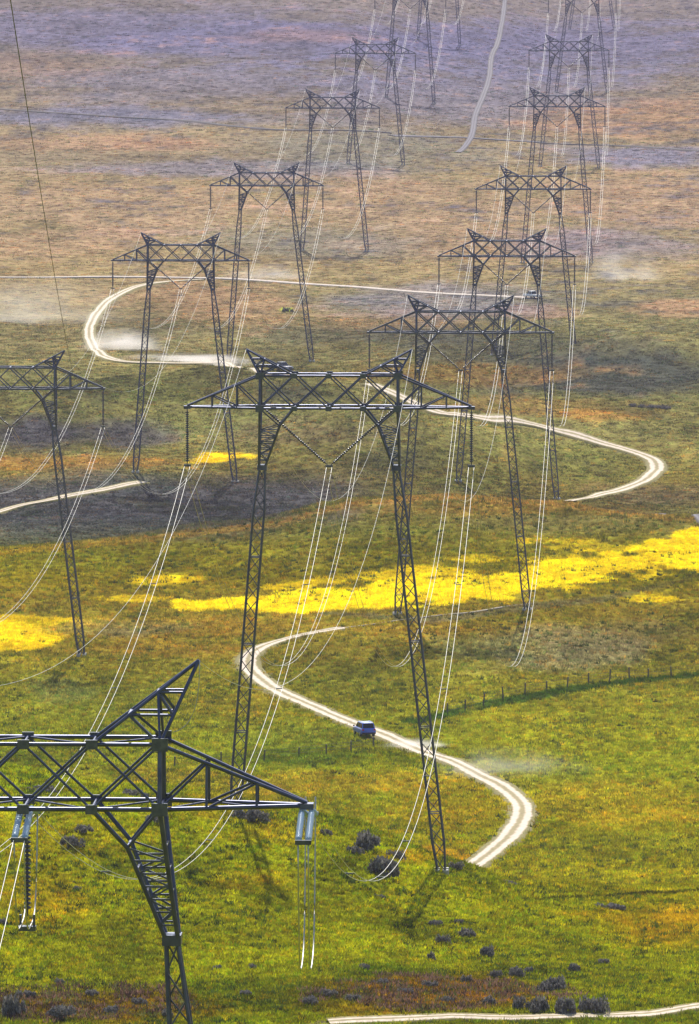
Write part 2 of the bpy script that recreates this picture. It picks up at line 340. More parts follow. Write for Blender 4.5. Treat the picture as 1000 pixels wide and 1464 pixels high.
def ground_material():
    m = bpy.data.materials.new('meadow_ground'); m.use_nodes = True
    nt = m.node_tree; N = nt.nodes; b = N['Principled BSDF']; b.inputs['Roughness'].default_value = .95; b.inputs['Specular IOR Level'].default_value = 0
    a = N.new('ShaderNodeAttribute'); a.attribute_name = 'Col'
    g = N.new('ShaderNodeNewGeometry')
    def nz(scale, det):
        n = N.new('ShaderNodeTexNoise'); n.inputs['Scale'].default_value = scale; n.inputs['Detail'].default_value = det; n.inputs['Roughness'].default_value = .65
        nt.links.new(g.outputs['Position'], n.inputs['Vector']); return n
    n1 = nz(1.6, 5); n2 = nz(.25, 6); n3 = nz(.5, 3)
    def mr(n, lo, hi, t0=.3, t1=.7):
        r = N.new('ShaderNodeMapRange'); r.inputs['From Min'].default_value = t0; r.inputs['From Max'].default_value = t1
        r.inputs['To Min'].default_value = lo; r.inputs['To Max'].default_value = hi; nt.links.new(n.outputs['Fac'], r.inputs['Value']); return r
    r1 = mr(n1, .5, 1.45); r2 = mr(n2, .72, 1.28)
    mu = N.new('ShaderNodeMath'); mu.operation = 'MULTIPLY'; nt.links.new(r1.outputs[0], mu.inputs[0]); nt.links.new(r2.outputs[0], mu.inputs[1])
    vm = N.new('ShaderNodeVectorMath'); vm.operation = 'SCALE'; nt.links.new(a.outputs['Color'], vm.inputs[0]); nt.links.new(mu.outputs[0], vm.inputs['Scale'])
    hs = N.new('ShaderNodeHueSaturation'); nt.links.new(vm.outputs[0], hs.inputs['Color'])
    hr = mr(n3, .475, .525); nt.links.new(hr.outputs[0], hs.inputs['Hue'])
    nt.links.new(hs.outputs[0], b.inputs['Base Color'])
    bp = N.new('ShaderNodeBump'); bp.inputs['Strength'].default_value = .8; bp.inputs['Distance'].default_value = .25
    nt.links.new(n1.outputs['Fac'], bp.inputs['Height']); nt.links.new(bp.outputs[0], b.inputs['Normal'])
    return m
M['ground'] = ground_material()

# ------------------------------------------------------------------ roads: paths read off the ground
def path(pts, n=4, drape=True):
    """photo pixels -> smooth polyline on the ground"""
    g = [ground(*p) if len(p) == 2 else P(*p) for p in pts]
    xy = np.array([(p.x, p.y) for p in g]); t = np.r_[0, np.cumsum(np.hypot(*np.diff(xy, axis=0).T))]
    # Catmull-Rom resample
    out = []
    for i in range(len(xy)-1):
        p0, p1, p2, p3 = xy[max(i-1, 0)], xy[i], xy[i+1], xy[min(i+2, len(xy)-1)]
        seg = max(int((t[i+1]-t[i])/1.5), 3)
        seg = min(seg, 60)
        for s in np.linspace(0, 1, seg, endpoint=False):
            out.append(.5*((2*p1)+(p2-p0)*s+(2*p0-5*p1+4*p2-p3)*s*s+(3*p1-p0-3*p2+p3)*s**3))
    out.append(xy[-1]); out = np.array(out)
    for _ in range(6):
        out[1:-1] = (out[:-2]+2*out[1:-1]+out[2:])/4
    return out
ROADS = [
 ('dirt_road', [(640, 1262, 985), (672, 1241, 1000), (700, 1221), (730, 1195), (747, 1165), (741, 1145), (712, 1122), (668, 1100), (620, 1081), (560, 1056), (520, 1041), (470, 1021), (420, 999), (385, 981), (362, 962), (354, 945), (366, 930), (400, 916), (440, 907), (490, 898)], 3.7, 'road', 'main'),
 ('dirt_road', [(484, 899), (560, 889), (640, 880), (700, 872), (760, 864)], .6, 'earth', 'thin'),
 ('dirt_road', [(530, 550), (560, 562), (600, 580), (640, 594), (690, 599), (720, 599), (760, 606), (800, 616), (850, 631), (900, 645), (928, 655), (940, 668), (928, 684), (895, 699), (850, 711), (812, 718)], 4.2, 'road', 'mid'),
 ('dirt_road', [(420, 537), (390, 533), (365, 529), (330, 524), (280, 521), (220, 519), (170, 517), (145, 508), (131, 490), (128, 468), (143, 443), (165, 424), (200, 409), (240, 403), (290, 400)], 3.5, 'road', 'loop'),
 ('dirt_road', [(-120, 398), (0, 397), (150, 396), (300, 398), (420, 405), (500, 410), (560, 415), (650, 421), (770, 427)], 3.6, 'road', 'far'),
 ('farm_track', [(-120, 760), (0, 732), (60, 719), (120, 706), (205, 690)], 3.0, 'road', 'left'),
 ('farm_track', [(726, -40), (720, 20), (712, 60), (703, 82), (700, 110), (690, 140), (680, 165), (674, 195), (655, 218)], 2.2, 'pale', 'climb'),
 ('farm_track', [(560, 194), (640, 196), (700, 199), (780, 204)], 4.0, 'pale', 'cross'),
 ('farm_track', [(470, 1463), (540, 1459), (620, 1456), (700, 1456), (800, 1457), (900, 1453), (960, 1447), (1000, 1440), (1080, 1428)], 2.6, 'road', 'foot'),
 ('farm_track', [(945, 735), (1000, 741), (1080, 748)], 2.0, 'pale', 'right'),
 ('drainage_ditch', [(-100, 145), (0, 156), (150, 166), (255, 172), (350, 182), (420, 186), (560, 190)], 3.0, 'ditch', 'ditch'),
 ('drainage_ditch', [(770, 204), (880, 208), (1000, 216), (1120, 222)], 3.0, 'ditch', 'ditch'),
]
PATHS = [(nm, path(p), w, mm, key) for nm, p, w, mm, key in ROADS]
def road_dist(x, y):
    """distance to the nearest road centre line minus its half width (coarse, only near roads)"""
    out = np.full(x.shape, 99.0)
    for nm, p, w, mm, key in PATHS:
        q = p[::2]
        x0, x1, y0, y1 = q[:, 0].min()-6, q[:, 0].max()+6, q[:, 1].min()-6, q[:, 1].max()+6
        sel = np.nonzero((x > x0) & (x < x1) & (y > y0) & (y < y1))[0]
        if not len(sel): continue
        best = np.full(len(sel), 1e9)
        for i in range(len(q)-1):
            a, b = q[i], q[i+1]; ab = b-a; L2 = max((ab**2).sum(), 1e-6)
            px = x[sel]-a[0]; py = y[sel]-a[1]
            t = np.clip((px*ab[0]+py*ab[1])/L2, 0, 1)
            best = np.minimum(best, np.hypot(px-t*ab[0], py-t*ab[1]))
        out[sel] = np.minimum(out[sel], best-w/2)
    return out

# ------------------------------------------------------------------ terrain sheet
def make_terrain():
    us = np.concatenate([-150-np.geomspace(20000, 12, 26), np.arange(-150, 1150, 3.0), 1150+np.geomspace(12, 20000, 26)])
    ds = [-380, -150, -60, -20, -3, 2, 5, 10, 20, 40, 60, 90, 130, 180, 240, 300, 350, 403, 460, 520, 580, 620, 650]
    d = 670.0
    while d < 5200:
        ds.append(d)
        st = .9 if d < 880 else 1.25 if d < 1450 else 2.0 if d < 2150 else d*d/142/FPX*1.7
        if 640 < d < 700: st = 3
        d += st
    ds += list(np.geomspace(5300, 21500, 24)); ds = np.array(ds, float)
    U, Dd = np.meshgrid(us, ds)
    X = (U-500)/(FPX*CT*.9985)*np.maximum(Dd, 640); Y = Dd
    x = X.ravel(); y = Y.ravel()
    rd = np.full(x.shape, 99.0); vis = (U.ravel() > -160) & (U.ravel() < 1160) & (y > 660)
    iv = np.nonzero(vis)[0]; rd[iv] = road_dist(x[iv], y[iv])
    zs = height(x, y, False); zf = height(x, y, True)
    w = smooth(.3, 3.0, rd); z = zs*(1-w)+zf*w
    z -= .10*(1-smooth(-.3, .9, rd))                     # the bed of the road
    u, v = project(x, np.maximum(y, 300), z)
    v = np.where(y < 640, 1500, v)
    c = np.zeros((len(x), 4)); c[:, 3] = 1
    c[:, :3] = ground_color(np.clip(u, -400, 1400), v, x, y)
    bare = (1-smooth(-.1, .6, rd+fbm(x/2.0, y/2.0, 61, 2)*.5))*(1-smooth(2300, 2700, y))
    c[:, :3] = c[:, :3]*(1-.6*bare[:, None])+np.array((.24, .20, .11))*(.6*bare[:, None])
    nr, nc = U.shape
    me = bpy.data.meshes.new('ground')
    me.vertices.add(len(x)); me.vertices.foreach_set('co', np.stack([x, y, z], 1).ravel())
    i = (np.arange(nr-1)[:, None]*nc+np.arange(nc-1)[None, :]).ravel()
    q = np.stack([i, i+1, i+nc+1, i+nc], 1).ravel().astype(np.int32)
    me.loops.add(len(q)); me.loops.foreach_set('vertex_index', q)
    nf = len(q)//4; me.polygons.add(nf)
    me.polygons.foreach_set('loop_start', np.arange(nf, dtype=np.int32)*4); me.polygons.foreach_set('loop_total', np.full(nf, 4, np.int32))
    me.polygons.foreach_set('use_smooth', np.ones(nf, bool))
    me.update(); me.validate()
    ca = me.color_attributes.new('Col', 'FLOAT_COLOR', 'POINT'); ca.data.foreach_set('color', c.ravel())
    me.materials.append(M['ground'])
    o = bpy.data.objects.new('ground', me); COL.objects.link(o); o['kind'] = 'structure'
    o['label'] = 'rolling meadow of grass and wildflowers running to the plain'
    print('terrain', nr, nc)
    return o
make_terrain()

# ------------------------------------------------------------------ road surfaces
def road_material(name, track, mid, verge):
    m = bpy.data.materials.new(name); m.use_nodes = True
    nt = m.node_tree; N = nt.nodes; b = N['Principled BSDF']; b.inputs['Roughness'].default_value = .9; b.inputs['Specular IOR Level'].default_value = .15
    uv = N.new('ShaderNodeUVMap'); sp = N.new('ShaderNodeSeparateXYZ'); nt.links.new(uv.outputs[0], sp.inputs[0])
    g = N.new('ShaderNodeNewGeometry'); n = N.new('ShaderNodeTexNoise'); n.inputs['Scale'].default_value = .7; n.inputs['Detail'].default_value = 6
    nt.links.new(g.outputs['Position'], n.inputs['Vector'])
    ad = N.new('ShaderNodeMath'); ad.operation = 'MULTIPLY_ADD'; ad.inputs[1].default_value = .16; nt.links.new(n.outputs['Fac'], ad.inputs[0]); nt.links.new(sp.outputs[0], ad.inputs[2])
    su = N.new('ShaderNodeMath'); su.operation = 'SUBTRACT'; su.inputs[1].default_value = .08; nt.links.new(ad.outputs[0], su.inputs[0])
    r = N.new('ShaderNodeValToRGB'); nt.links.new(su.outputs[0], r.inputs[0])
    e = r.color_ramp.elements; e[0].position = 0; e[0].color = (*verge, 1); e[1].position = 1; e[1].color = (*verge, 1)
    for p, c in ((.17, verge), (.24, track), (.37, track), (.45, mid), (.55, mid), (.63, track), (.76, track), (.83, verge)):
        k = r.color_ramp.elements.new(p); k.color = (*c, 1)
    n2 = N.new('ShaderNodeTexNoise'); n2.inputs['Scale'].default_value = 2.2; n2.inputs['Detail'].default_value = 5; nt.links.new(g.outputs['Position'], n2.inputs['Vector'])
    mr = N.new('ShaderNodeMapRange'); mr.inputs['From Min'].default_value = .3; mr.inputs['From Max'].default_value = .7; mr.inputs['To Min'].default_value = .78; mr.inputs['To Max'].default_value = 1.15
    nt.links.new(n2.outputs['Fac'], mr.inputs['Value'])
    vm = N.new('ShaderNodeVectorMath'); vm.operation = 'SCALE'; nt.links.new(r.outputs[0], vm.inputs[0]); nt.links.new(mr.outputs[0], vm.inputs['Scale']); nt.links.new(vm.outputs[0], b.inputs['Base Color'])
    return m
M['road'] = road_material('pale_dirt', (.58, .48, .38), (.27, .22, .11), (.20, .17, .06))
M['roadmid'] = road_material('pale_dirt_powder', (.56, .48, .42), (.44, .37, .31), (.36, .30, .24))
M['pale'] = road_material('dusty_track', (.165, .15, .165), (.11, .10, .11), (.11, .10, .105))
M['earth'] = road_material('trodden_earth', (.36, .31, .24), (.26, .21, .16), (.2, .17, .11))
M['ditch'] = road_material('ditch_soil', (.06, .055, .06), (.045, .045, .05), (.12, .1, .09))
ROADLAB = {'main': 'pale dirt road curving past the blue car in the grassy valley', 'thin': 'narrow pale strip of road along the foot of the yellow field',
           'mid': 'dusty white road with a sharp bend in the rolling green hills', 'loop': 'bright dirt road looping behind the grey pickup', 'far': 'straight pale road crossing the plain',
           'left': 'short pale track beside the dark hollow', 'climb': 'faint twin track climbing the far plain', 'cross': 'faint track crossing the far plain',
           'foot': 'pale track at the foot of the bush-dotted hill', 'right': 'short pale strip of track above the yellow field', 'ditch': 'dark ditch line across the far plain'}
def make_road(nm, p, w, mm, key):
    tn = np.gradient(p, axis=0); tn /= np.maximum(np.hypot(tn[:, 0], tn[:, 1])[:, None], 1e-6)
    nn = np.stack([-tn[:, 1], tn[:, 0]], 1)
    prof = [(-.5, -.12), (-.44, .03), (-.28, .0), (-.1, .05), (.1, .05), (.28, .0), (.44, .03), (.5, -.12)]
    lift = .10 if p[:, 1].mean() < 1500 else .22
    s = np.r_[0, np.cumsum(np.hypot(*np.diff(p, axis=0).T))]
    vs = []; uvs = []
    wob = 1+.16*fbm(s/7, s*0+3.3, 71, 3)
    for j, (o, dz) in enumerate(prof):
        q = p+nn*(o*w*wob)[:, None]
        z = height(q[:, 0], q[:, 1], False)+lift*(1 if abs(o) < .49 else -1)+dz*(abs(o) < .49)
        vs.append(np.stack([q[:, 0], q[:, 1], z], 1)); uvs.append(o+.5)
    n = len(p); vs = np.concatenate(vs); k = len(prof)
    fs = [(j*n+i, (j+1)*n+i, (j+1)*n+i+1, j*n+i+1) for j in range(k-1) for i in range(n-1)]
    me = bpy.data.meshes.new(nm); me.from_pydata(vs.tolist(), [], [f[::-1] for f in fs]); me.update()
    ul = me.uv_layers.new(name='UVMap')
    for l in me.loops: ul.data[l.index].uv = (uvs[l.vertex_index//n], s[l.vertex_index % n]/10)
    me.polygons.foreach_set('use_smooth', [True]*len(me.polygons))
    me.materials.append(M['roadmid'] if key in ('far',) else M[mm])
    o = bpy.data.objects.new(nm, me); COL.objects.link(o); o['kind'] = 'structure'; o['label'] = ROADLAB[key]
    return o
for a in PATHS: make_road(*a)

# ------------------------------------------------------------------ pylons
def insulator(p, q, r=.14, pitch=.19, ribs=None):
    """a string of discs from p to q"""
    p = Vector(p); q = Vector(q); L = (q-p).length; mb = MB(); pts = []; rr = []
    n = max(int((L-.5)/pitch), 6)
    pts.append(p); rr.append(.03)
    for i in range(n):
        t0 = (.25+(L-.5)*i/n)/L; dt = (L-.5)/n/L
        for f, k in ((0, .35), (.18, 1), (.55, 1), (.8, .35)):
            pts.append(p.lerp(q, t0+dt*f)); rr.append(r*k)
    pts.append(q); rr.append(.03)
    return mb.tube(pts, rr, 8)
def lattice_leg(p0, p1, w0, w1, dep0, dep1, bays, cw, lw, prof):
    """four-cornered lattice mast between two points: chords and lacing"""
    p0 = Vector(p0); p1 = Vector(p1); ch = MB(); la = MB()
    def corner(t, i):
        c = p0.lerp(p1, t)
        if t < .12: w = w0*(.55+.45*t/.12)
        else: w = w0+(w1-w0)*t
        if t > .93: w *= 1-.35*(t-.93)/.07
        dp = dep0+(dep1-dep0)*t
        if t < .12: dp *= (.6+.4*t/.12)
        sx = (-1, 1, 1, -1)[i]; sy = (-1, -1, 1, 1)[i]
        return c+Vector((sx*w/2, sy*dp/2, 0))
    for i in range(4):
        for a, b in ((0, .12), (.12, .93), (.93, 1)): ch.bar(corner(a, i), corner(b, i), cw, prof, (0, 1, 0))
    for k in range(bays):
        a, b = k/bays, (k+1)/bays
        for i in range(4):
            j = (i+1) % 4
            m, n = (i, j) if (k+i) % 2 else (j, i)
            la.bar(corner(a, m), corner(b, n), lw, 'box')
        if k % 6 == 0:
            for i in range(4): la.bar(corner(a, i), corner(a, (i+1) % 4), lw*1.1, 'box')
    return ch, la
def pylon(u, d, varm, feet, label, strain=False, detail=1, thick=1.0, horn=(7.3, 5.1), waist=(5.9, -5.2), group='lattice pylons of the power lines', rz=R(-1.9)):
    """feet: pixel columns of the two foundations; their height comes from the land"""
    arm = P(u, varm, d)
    fx = [P(f, varm, d).x-arm.x for f in feet]
    fz = [float(height(arm.x+x, d, False))-arm.z for x in fx]
    base = min(fz)
    root = empty('power_pylon', (arm.x, d, arm.z+base), rz)
    tag(root, label, 'pylon', group)
    O = Vector((0, 0, -base))                              # arm level above the root
    def at(x, y, z): return O+Vector((x, y, z))
    pf = 'tube' if detail >= 2 else 'box'; sm = 'angle' if detail >= 2 else False
    cw, dw = .20*thick, (.115 if detail >= 2 else .14)*thick
    HB, HT, TZ, W = 1.85, 1.5, 2.85, 12.5                  # half depths of the truss, its height, half width
    xs = [-6.05, -3.03, 0, 3.03, 6.05]
    arm_mb = MB(); braces = []
    def br(p, q, w=dw): braces.append((p, q, w))
    for sy in (-1, 1):
        arm_mb.bar(at(-6.05, sy*HB, 0), at(6.05, sy*HB, 0), cw, pf)
        arm_mb.bar(at(-6.05, sy*HT, TZ), at(6.05, sy*HT, TZ), cw*.9, pf)
        for s in (-1, 1):
            arm_mb.bar(at(s*6.05, sy*HB, 0), at(s*W, sy*.12, 0), cw, pf)
            arm_mb.bar(at(s*6.05, sy*HT, TZ), at(s*W, sy*.12, .12), cw*.85, pf)
            br(at(s*6.05, sy*HB, 0), at(s*6.05, sy*HT, TZ), cw)
            n = [(8.1, .682), (10.3, .341)]
            prev = at(s*6.05, sy*HB, 0)
            for x, k in n:
                t = (x-6.05)/(W-6.05)
                lo = at(s*x, sy*(HB*(1-t)+.12*t), 0); hi = at(s*x, sy*(HT*(1-t)+.12*t), TZ*(1-t)+.12*t)
                br(lo, hi); br(prev, hi); prev = lo
        for i in range(4):
            a, b = xs[i], xs[i+1]
            br(at(a, sy*HB, 0), at(b, sy*HT, TZ)); br(at(a, sy*HT, TZ), at(b, sy*HB, 0))
    for i, x in enumerate(xs):                              # plan bracing between the two faces
        br(at(x, -HB, 0), at(x, HB, 0)); br(at(x, -HT, TZ), at(x, HT, TZ))
        if i < 4:
            br(at(x, -HB if i % 2 else HB, 0), at(xs[i+1], HB if i % 2 else -HB, 0), dw*.8)
            br(at(x, -HT if i % 2 else HT, TZ), at(xs[i+1], HT if i % 2 else -HT, TZ), dw*.8)
    for s in (-1, 1):
        for (x, x2, f) in ((6.05, 8.1, 1), (8.1, 10.3, -1), (10.3, 12.3, 1)):
            k = lambda q: HB*(1-(q-6.05)/(W-6.05))+.12
            br(at(s*x, -f*k(x), 0), at(s*x2, f*k(x2), 0), dw*.8)
        arm_mb.box(tuple(at(s*W-.3, -.35, -.16)), tuple(at(s*W+.3, .35, .1)))
    # gusset plates at the nodes
    gp = MB()
    for sy in (-1, 1):
        for x in xs:
            for (hy, z) in ((HB, 0), (HT, TZ)):
                c = at(x, sy*(hy+.02), z); g = .26 if abs(x) < 6 else .36
                gp.box((c.x-g, c.y-.03-.10*(sy < 0), c.z-g*.8), (c.x+g, c.y+.03+.10*(sy > 0), c.z+g*.8))
    cross = arm_mb.build('crossarm', M['steel'], root, sm)
    if detail >= 2:
        for p, q, w in braces: MB().bar(p, q, w, pf).build('brace', M['steel'], cross, sm)
        gp.build('gusset_plates', M['plate'], cross)['kind'] = 'stuff'
    else:
        mb = MB()
        for p, q, w in braces: mb.bar(p, q, w)
        mb.build('bracing', M['steel'], cross)['kind'] = 'stuff'
    hx, hz = horn
    for s in (-1, 1):                                       # horns that carry the shield wires
        h = MB(); tip = at(s*hx, 0, hz)
        legs = [at(s*6.05, -HT, TZ), at(s*6.05, HT, TZ), at(s*3.03, -HT, TZ), at(s*3.03, HT, TZ)]
        for l in legs: h.bar(l, tip, cw*.8, pf)
        for t in (.35, .62):
            q = [l.lerp(tip, t) for l in legs]
            h.bar(q[0], q[2], dw, pf); h.bar(q[1], q[3], dw, pf); h.bar(q[0], q[1], dw); h.bar(q[2], q[3], dw)
        q = [l.lerp(tip, .35) for l in legs]; q2 = [l.lerp(tip, .62) for l in legs]
        h.bar(legs[0], q[2], dw); h.bar(legs[1], q[3], dw); h.bar(q[0], q2[2], dw); h.bar(q[1], q2[3], dw)
        h.bar(legs[0], q2[2], dw*.9); h.bar(legs[1], q2[3], dw*.9)
        h.build('horn', M['steel'], root, sm)
        # knee: from the truss down to the waist
        kn = MB(); kb = MB(); wx, wz = waist
        for sy in (-1, 1):
            top_o = at(s*6.05, sy*HB, 0); top_i = at(s*3.03, sy*HB, 0); mid_i = at(s*(3.03+(wx-3.03)*.45), sy*(HB*.72), wz*.30)
            wo = at(s*(wx+.28), sy*.5, wz); wi = at(s*(wx-.28), sy*.5, wz)
            kn.bar(top_o, wo, cw*1.05, pf, (0, 1, 0)); kn.bar(top_i, mid_i, cw, pf); kn.bar(mid_i, wi, cw, pf)
            kb.bar(top_o, mid_i, dw*1.1, pf)
            N = 7
            for k in range(1, N):
                t = k/N
                a = mid_i.lerp(wi, t); b = top_o.lerp(wo, .30+.70*t); a0 = mid_i.lerp(wi, t-1/N); b0 = top_o.lerp(wo, .30+.70*(t-1/N))
                kb.bar(a, b, dw*.75); kb.bar(a0, b, dw*.7) if k % 2 else kb.bar(a, b0, dw*.7)
        for t in (0, .25, .5, .75):
            a = [at(s*(3.03+(wx-3.03)*.45), sy*(HB*.72), wz*.30).lerp(at(s*(wx-.28), sy*.5, wz), t) for sy in (-1, 1)]
            b = [at(s*6.05, sy*HB, 0).lerp(at(s*(wx+.28), sy*.5, wz), .3+.7*t) for sy in (-1, 1)]
            kb.bar(a[0], a[1], dw*.75); kb.bar(b[0], b[1], dw*.75)
        c = at(s*wx, 0, wz); kn.box((c.x-.42, -.6, c.z-.35), (c.x+.42, .6, c.z+.12))
        k_o = kn.build('knee_frame', M['steel'], root, sm); kb.build('lacing', M['steel'], k_o, sm)
        i = 0 if s < 0 else 1
        foot = Vector((fx[i], 0, fz[i]-base+.25)); top = at(s*wx, 0, wz-.3)
        L = (top-foot).length
        ch, la = lattice_leg(top, foot, .95, 1.05, 1.1, 1.5, max(int(L/1.25), 10), .17*thick, .075*thick, pf)
        lg = ch.build('leg', M['steel'], root, sm); la.build('lacing', M['steel'], lg)
        ft = MB()
        for sx in (-1, 1):
            for sy in (-1, 1): ft.tube([(foot.x+sx*.4, sy*.75, foot.z-1.6), (foot.x+sx*.4, sy*.75, foot.z+.08)], [.34, .28], 8)
        ft.build('footing', M['concrete'], root)
    att = {'out': [at(-W, 0, -.16), at(W, 0, -.16)], 'mid': at(0, 0, -.1), 'horn': [at(-hx, 0, hz), at(hx, 0, hz)]}
    mw = Matrix.LocRotScale(root.location, Matrix.Rotation(rz, 3, 'Z'), None)
    res = {'root': root, 'front': [], 'back': [], 'shield': [mw @ p for p in att['horn']]}
    SL = 4.95
    if not strain:
        for p in att['out']:
            b = p-Vector((0, 0, SL)); insulator(p, b, .15*thick).build('insulator_string', M['porcelain'], root, True)
            res['front'].append(b)
        b = at(0, 0, -5.15)
        for s in (-1, 1): insulator(at(s*5.7, 0, -.15), b+Vector((s*.15, 0, .05)), .13*thick, .21).build('insulator_string', M['porcelain'], root, True)
        res['front'].insert(1, b)
        for p in res['front']:
            MB().box((p.x-.32, p.y-.06, p.z-.16), (p.x+.32, p.y+.06, p.z+.05)).build('yoke_plate', M['plate'], root)
        res['front'] = [mw @ (p-Vector((0, 0, .12))) for p in res['front']]; res['back'] = res['front']
    else:
        fr = []; bk = []
        for p in (att['out'][0], att['mid'], att['out'][1]):
            for dx in (-.22, .22):
                for sy, store in ((-1, fr), (1, bk)):
                    a = p+Vector((dx, sy*.2, -.12)); b = p+Vector((dx, sy*4.3, -.95 if sy < 0 else -.75))
                    insulator(a, b, .155, .17).build('insulator_string', M['glass_ins'], root, True)
            MB().box((p.x-.36, p.y-4.45, p.z-1.06), (p.x+.36, p.y-4.28, p.z-.86)).build('yoke_plate', M['plate'], root)
            MB().box((p.x-.36, p.y+4.28, p.z-.86), (p.x+.36, p.y+4.45, p.z-.66)).build('yoke_plate', M['plate'], root)
            for dx in (-.22, .22):                        # jumper loops that carry the current past the pylon
                A = p+Vector((dx, -4.4, -.98)); B = p+Vector((dx, 4.4, -.78)); pts = []
                for k in range(41):
                    t = k/40; q = A.lerp(B, t); q.z -= (6.1 if p.x > 5 else 4.4)*(1-abs(2*t-1)**4.5)-1.6*max(0, t-.5)*(p.x > 5); q.y += 0; pts.append(q)
                MB().tube(pts, .032, 6).build('jumper_wire', M['wire'], root, True)
            fr.append(p+Vector((0, -4.4, -.97))); bk.append(p+Vector((0, 4.4, -.77)))
        m = att['mid']
        insulator(m+Vector((.05, 0, -.1)), m+Vector((.05, 0, -4.9)), .16, .19).build('insulator_string', M['porcelain'], root, True)
        MB().box((m.x-.34, m.y-.3, m.z-5.55), (m.x+.44, m.y+.3, m.z-5.35)).box((m.x-.3, -.1, m.z-5.35), (m.x-.2, .1, m.z-4.85)).box((m.x+.3, -.1, m.z-5.35), (m.x+.4, .1, m.z-4.85)).build('jumper_weight', M['plate'], root)
        res['front'] = [mw @ p for p in fr]; res['back'] = [mw @ p for p in bk]
        t = att['horn'][1]; pts = [t+Vector((-.02-1.05*k**1.6, -.3*k, -3.3*k-.0*k)) for k in [i/12 for i in range(13)]]
        pts = [t+Vector((.05-1.15*(i/12)**2.4, -.15, -3.2*math.sin(i/12*1.45))) for i in range(13)]
        MB().tube(pts, .02, 5).build('bonding_wire', M['wire'], root, True)
    return res
T = []
T.append(pylon(37, 403, 1150, (-270, 345), 'lattice pylon with paired strain insulators rising in front of the grassy hill', True, 2, 1.0, (7.7, 6.45), (6.5, -5.9)))
T.append(pylon(471, 800, 582, (336, 632), 'tall twin-legged lattice pylon standing among dark bushes on the grassy hill', False, 2, 1.0))
T.append(pylon(659, 1246, 475, (569, 755), 'lattice pylon with feet along the lower edge of the yellow flower field', False, 1, 1.05))
T.append(pylon(725, 1680, 366, (656, 797), 'lattice pylon in the hollow inside the sharp bend of the white road', False, 1, 1.15))
T.append(pylon(763, 2000, 270, (706, 822), 'lattice pylon beside the dark low hill beyond the sharp road bend', False, 1, 1.2))
T.append(pylon(797, 2384, 152, (748, 846), 'lattice pylon on the plain in line beyond the dark low hill', False, 1, 1.25))
T.append(pylon(814, 2860, 72, (773, 857), 'hazy lattice pylon standing beside the wide orange patch of the plain', False, 1, 1.3))
T.append(pylon(833, 3376, -2, (796, 869), 'hazy lattice pylon one span beyond the orange patch of the plain', False, 1, 1.35))
T.append(pylon(847, 3950, -62, (815, 879), 'faint hazy lattice pylon, second beyond the orange patch', False, 1, 1.4))
L = []
L.append(pylon(15, 1227, 555, (-85, 116), 'lattice pylon with a foot beside the small yellow flower patch', False, 1, 1.05))
L.append(pylon(258.5, 1674, 372, (193, 336), 'lattice pylon with shadowed feet by the end of the pale short track', False, 1, 1.15))
L.append(pylon(381.5, 2027, 265, (327, 446), 'lattice pylon just beyond the grey pickup and its dust', False, 1, 1.2))
L.append(pylon(476, 2436, 154, (432, 525), 'lattice pylon on the plain next beyond the straight pale road', False, 1, 1.25))
L.append(pylon(537, 2850, 76, (498, 577), 'hazy lattice pylon next to the faint crossing track', False, 1, 1.3))
L.append(pylon(587, 3221, -9, (553, 621), 'hazy lattice pylon beside the foot of the faint twin track', False, 1, 1.35))
L.append(pylon(628, 3654, -88, (598, 658), 'faint hazy lattice pylon beside the top of the twin track', False, 1, 1.4))

# ------------------------------------------------------------------ wires
def span(name, a, b, sag, r, label, group, twin=True, mat_='wire', seg=44, cat='power line'):
    a = Vector(a); b = Vector(b)
    root = empty(name, a)
    tag(root, label, cat, group)
    for dx in ((-.24, .24) if twin else (0,)):
        pts = []
        for i in range(seg+1):
            t = i/seg; p = a.lerp(b, t)-a; p.z -= 4*sag*t*(1-t); p.x += dx; pts.append(p)
        MB().tube(pts, r, 6).build('wire', M[mat_], root, True)
    if twin and r < .0185:
        for k in range(1, 7):
            t = k/7; p = a.lerp(b, t)-a; p.z -= 4*sag*t*(1-t)
            MB().bar(p-Vector((.26, 0, 0)), p+Vector((.26, 0, 0)), .07).build('spacer', M['plate'], root)
    return root
def line(X, sags, names):
    for i in range(len(X)-1):
        r = .018 if i == 0 else .021 if i < 2 else .026
        if X is L: r = max(r, .022)
        for k in range(3):
            nm = ('twin shiny wires on V-shaped insulators ' if k == 1 else 'twin shiny wires on arm-tip insulators ')+names[i]
            span('conductor_bundle', X[i+1]['front'][k], X[i]['back'][k], sags[i], r, nm, 'conductors '+names[i])
        for k in range(2):
            span('shield_wire', X[i+1]['shield'][k], X[i]['shield'][k], sags[i]*.72, r*.6, 'thin single wire '+names[i], 'shield wires '+names[i], False, 'shield')
line(T, [15.2, 28, 15.5, 12.5, 16.5, 16, 15, 15], ['from the bushy hill pylon to the strain pylon', 'from the yellow field pylon to the bushy hill pylon', 'above the sharp bend of the white road',
     'over the dark low hill', 'just beyond the dark low hill', 'over the orange patch of the plain', 'past the orange patch of the plain', 'at the hazy end of the twin track plain'])
line(L, [21, 15.5, 16, 15.5, 15, 15], ['above the dark hollow by the short track', 'over the grey pickup', 'over the straight pale road', 'over the dark ditch line', 'over the faint crossing track', 'beside the faint twin track'])
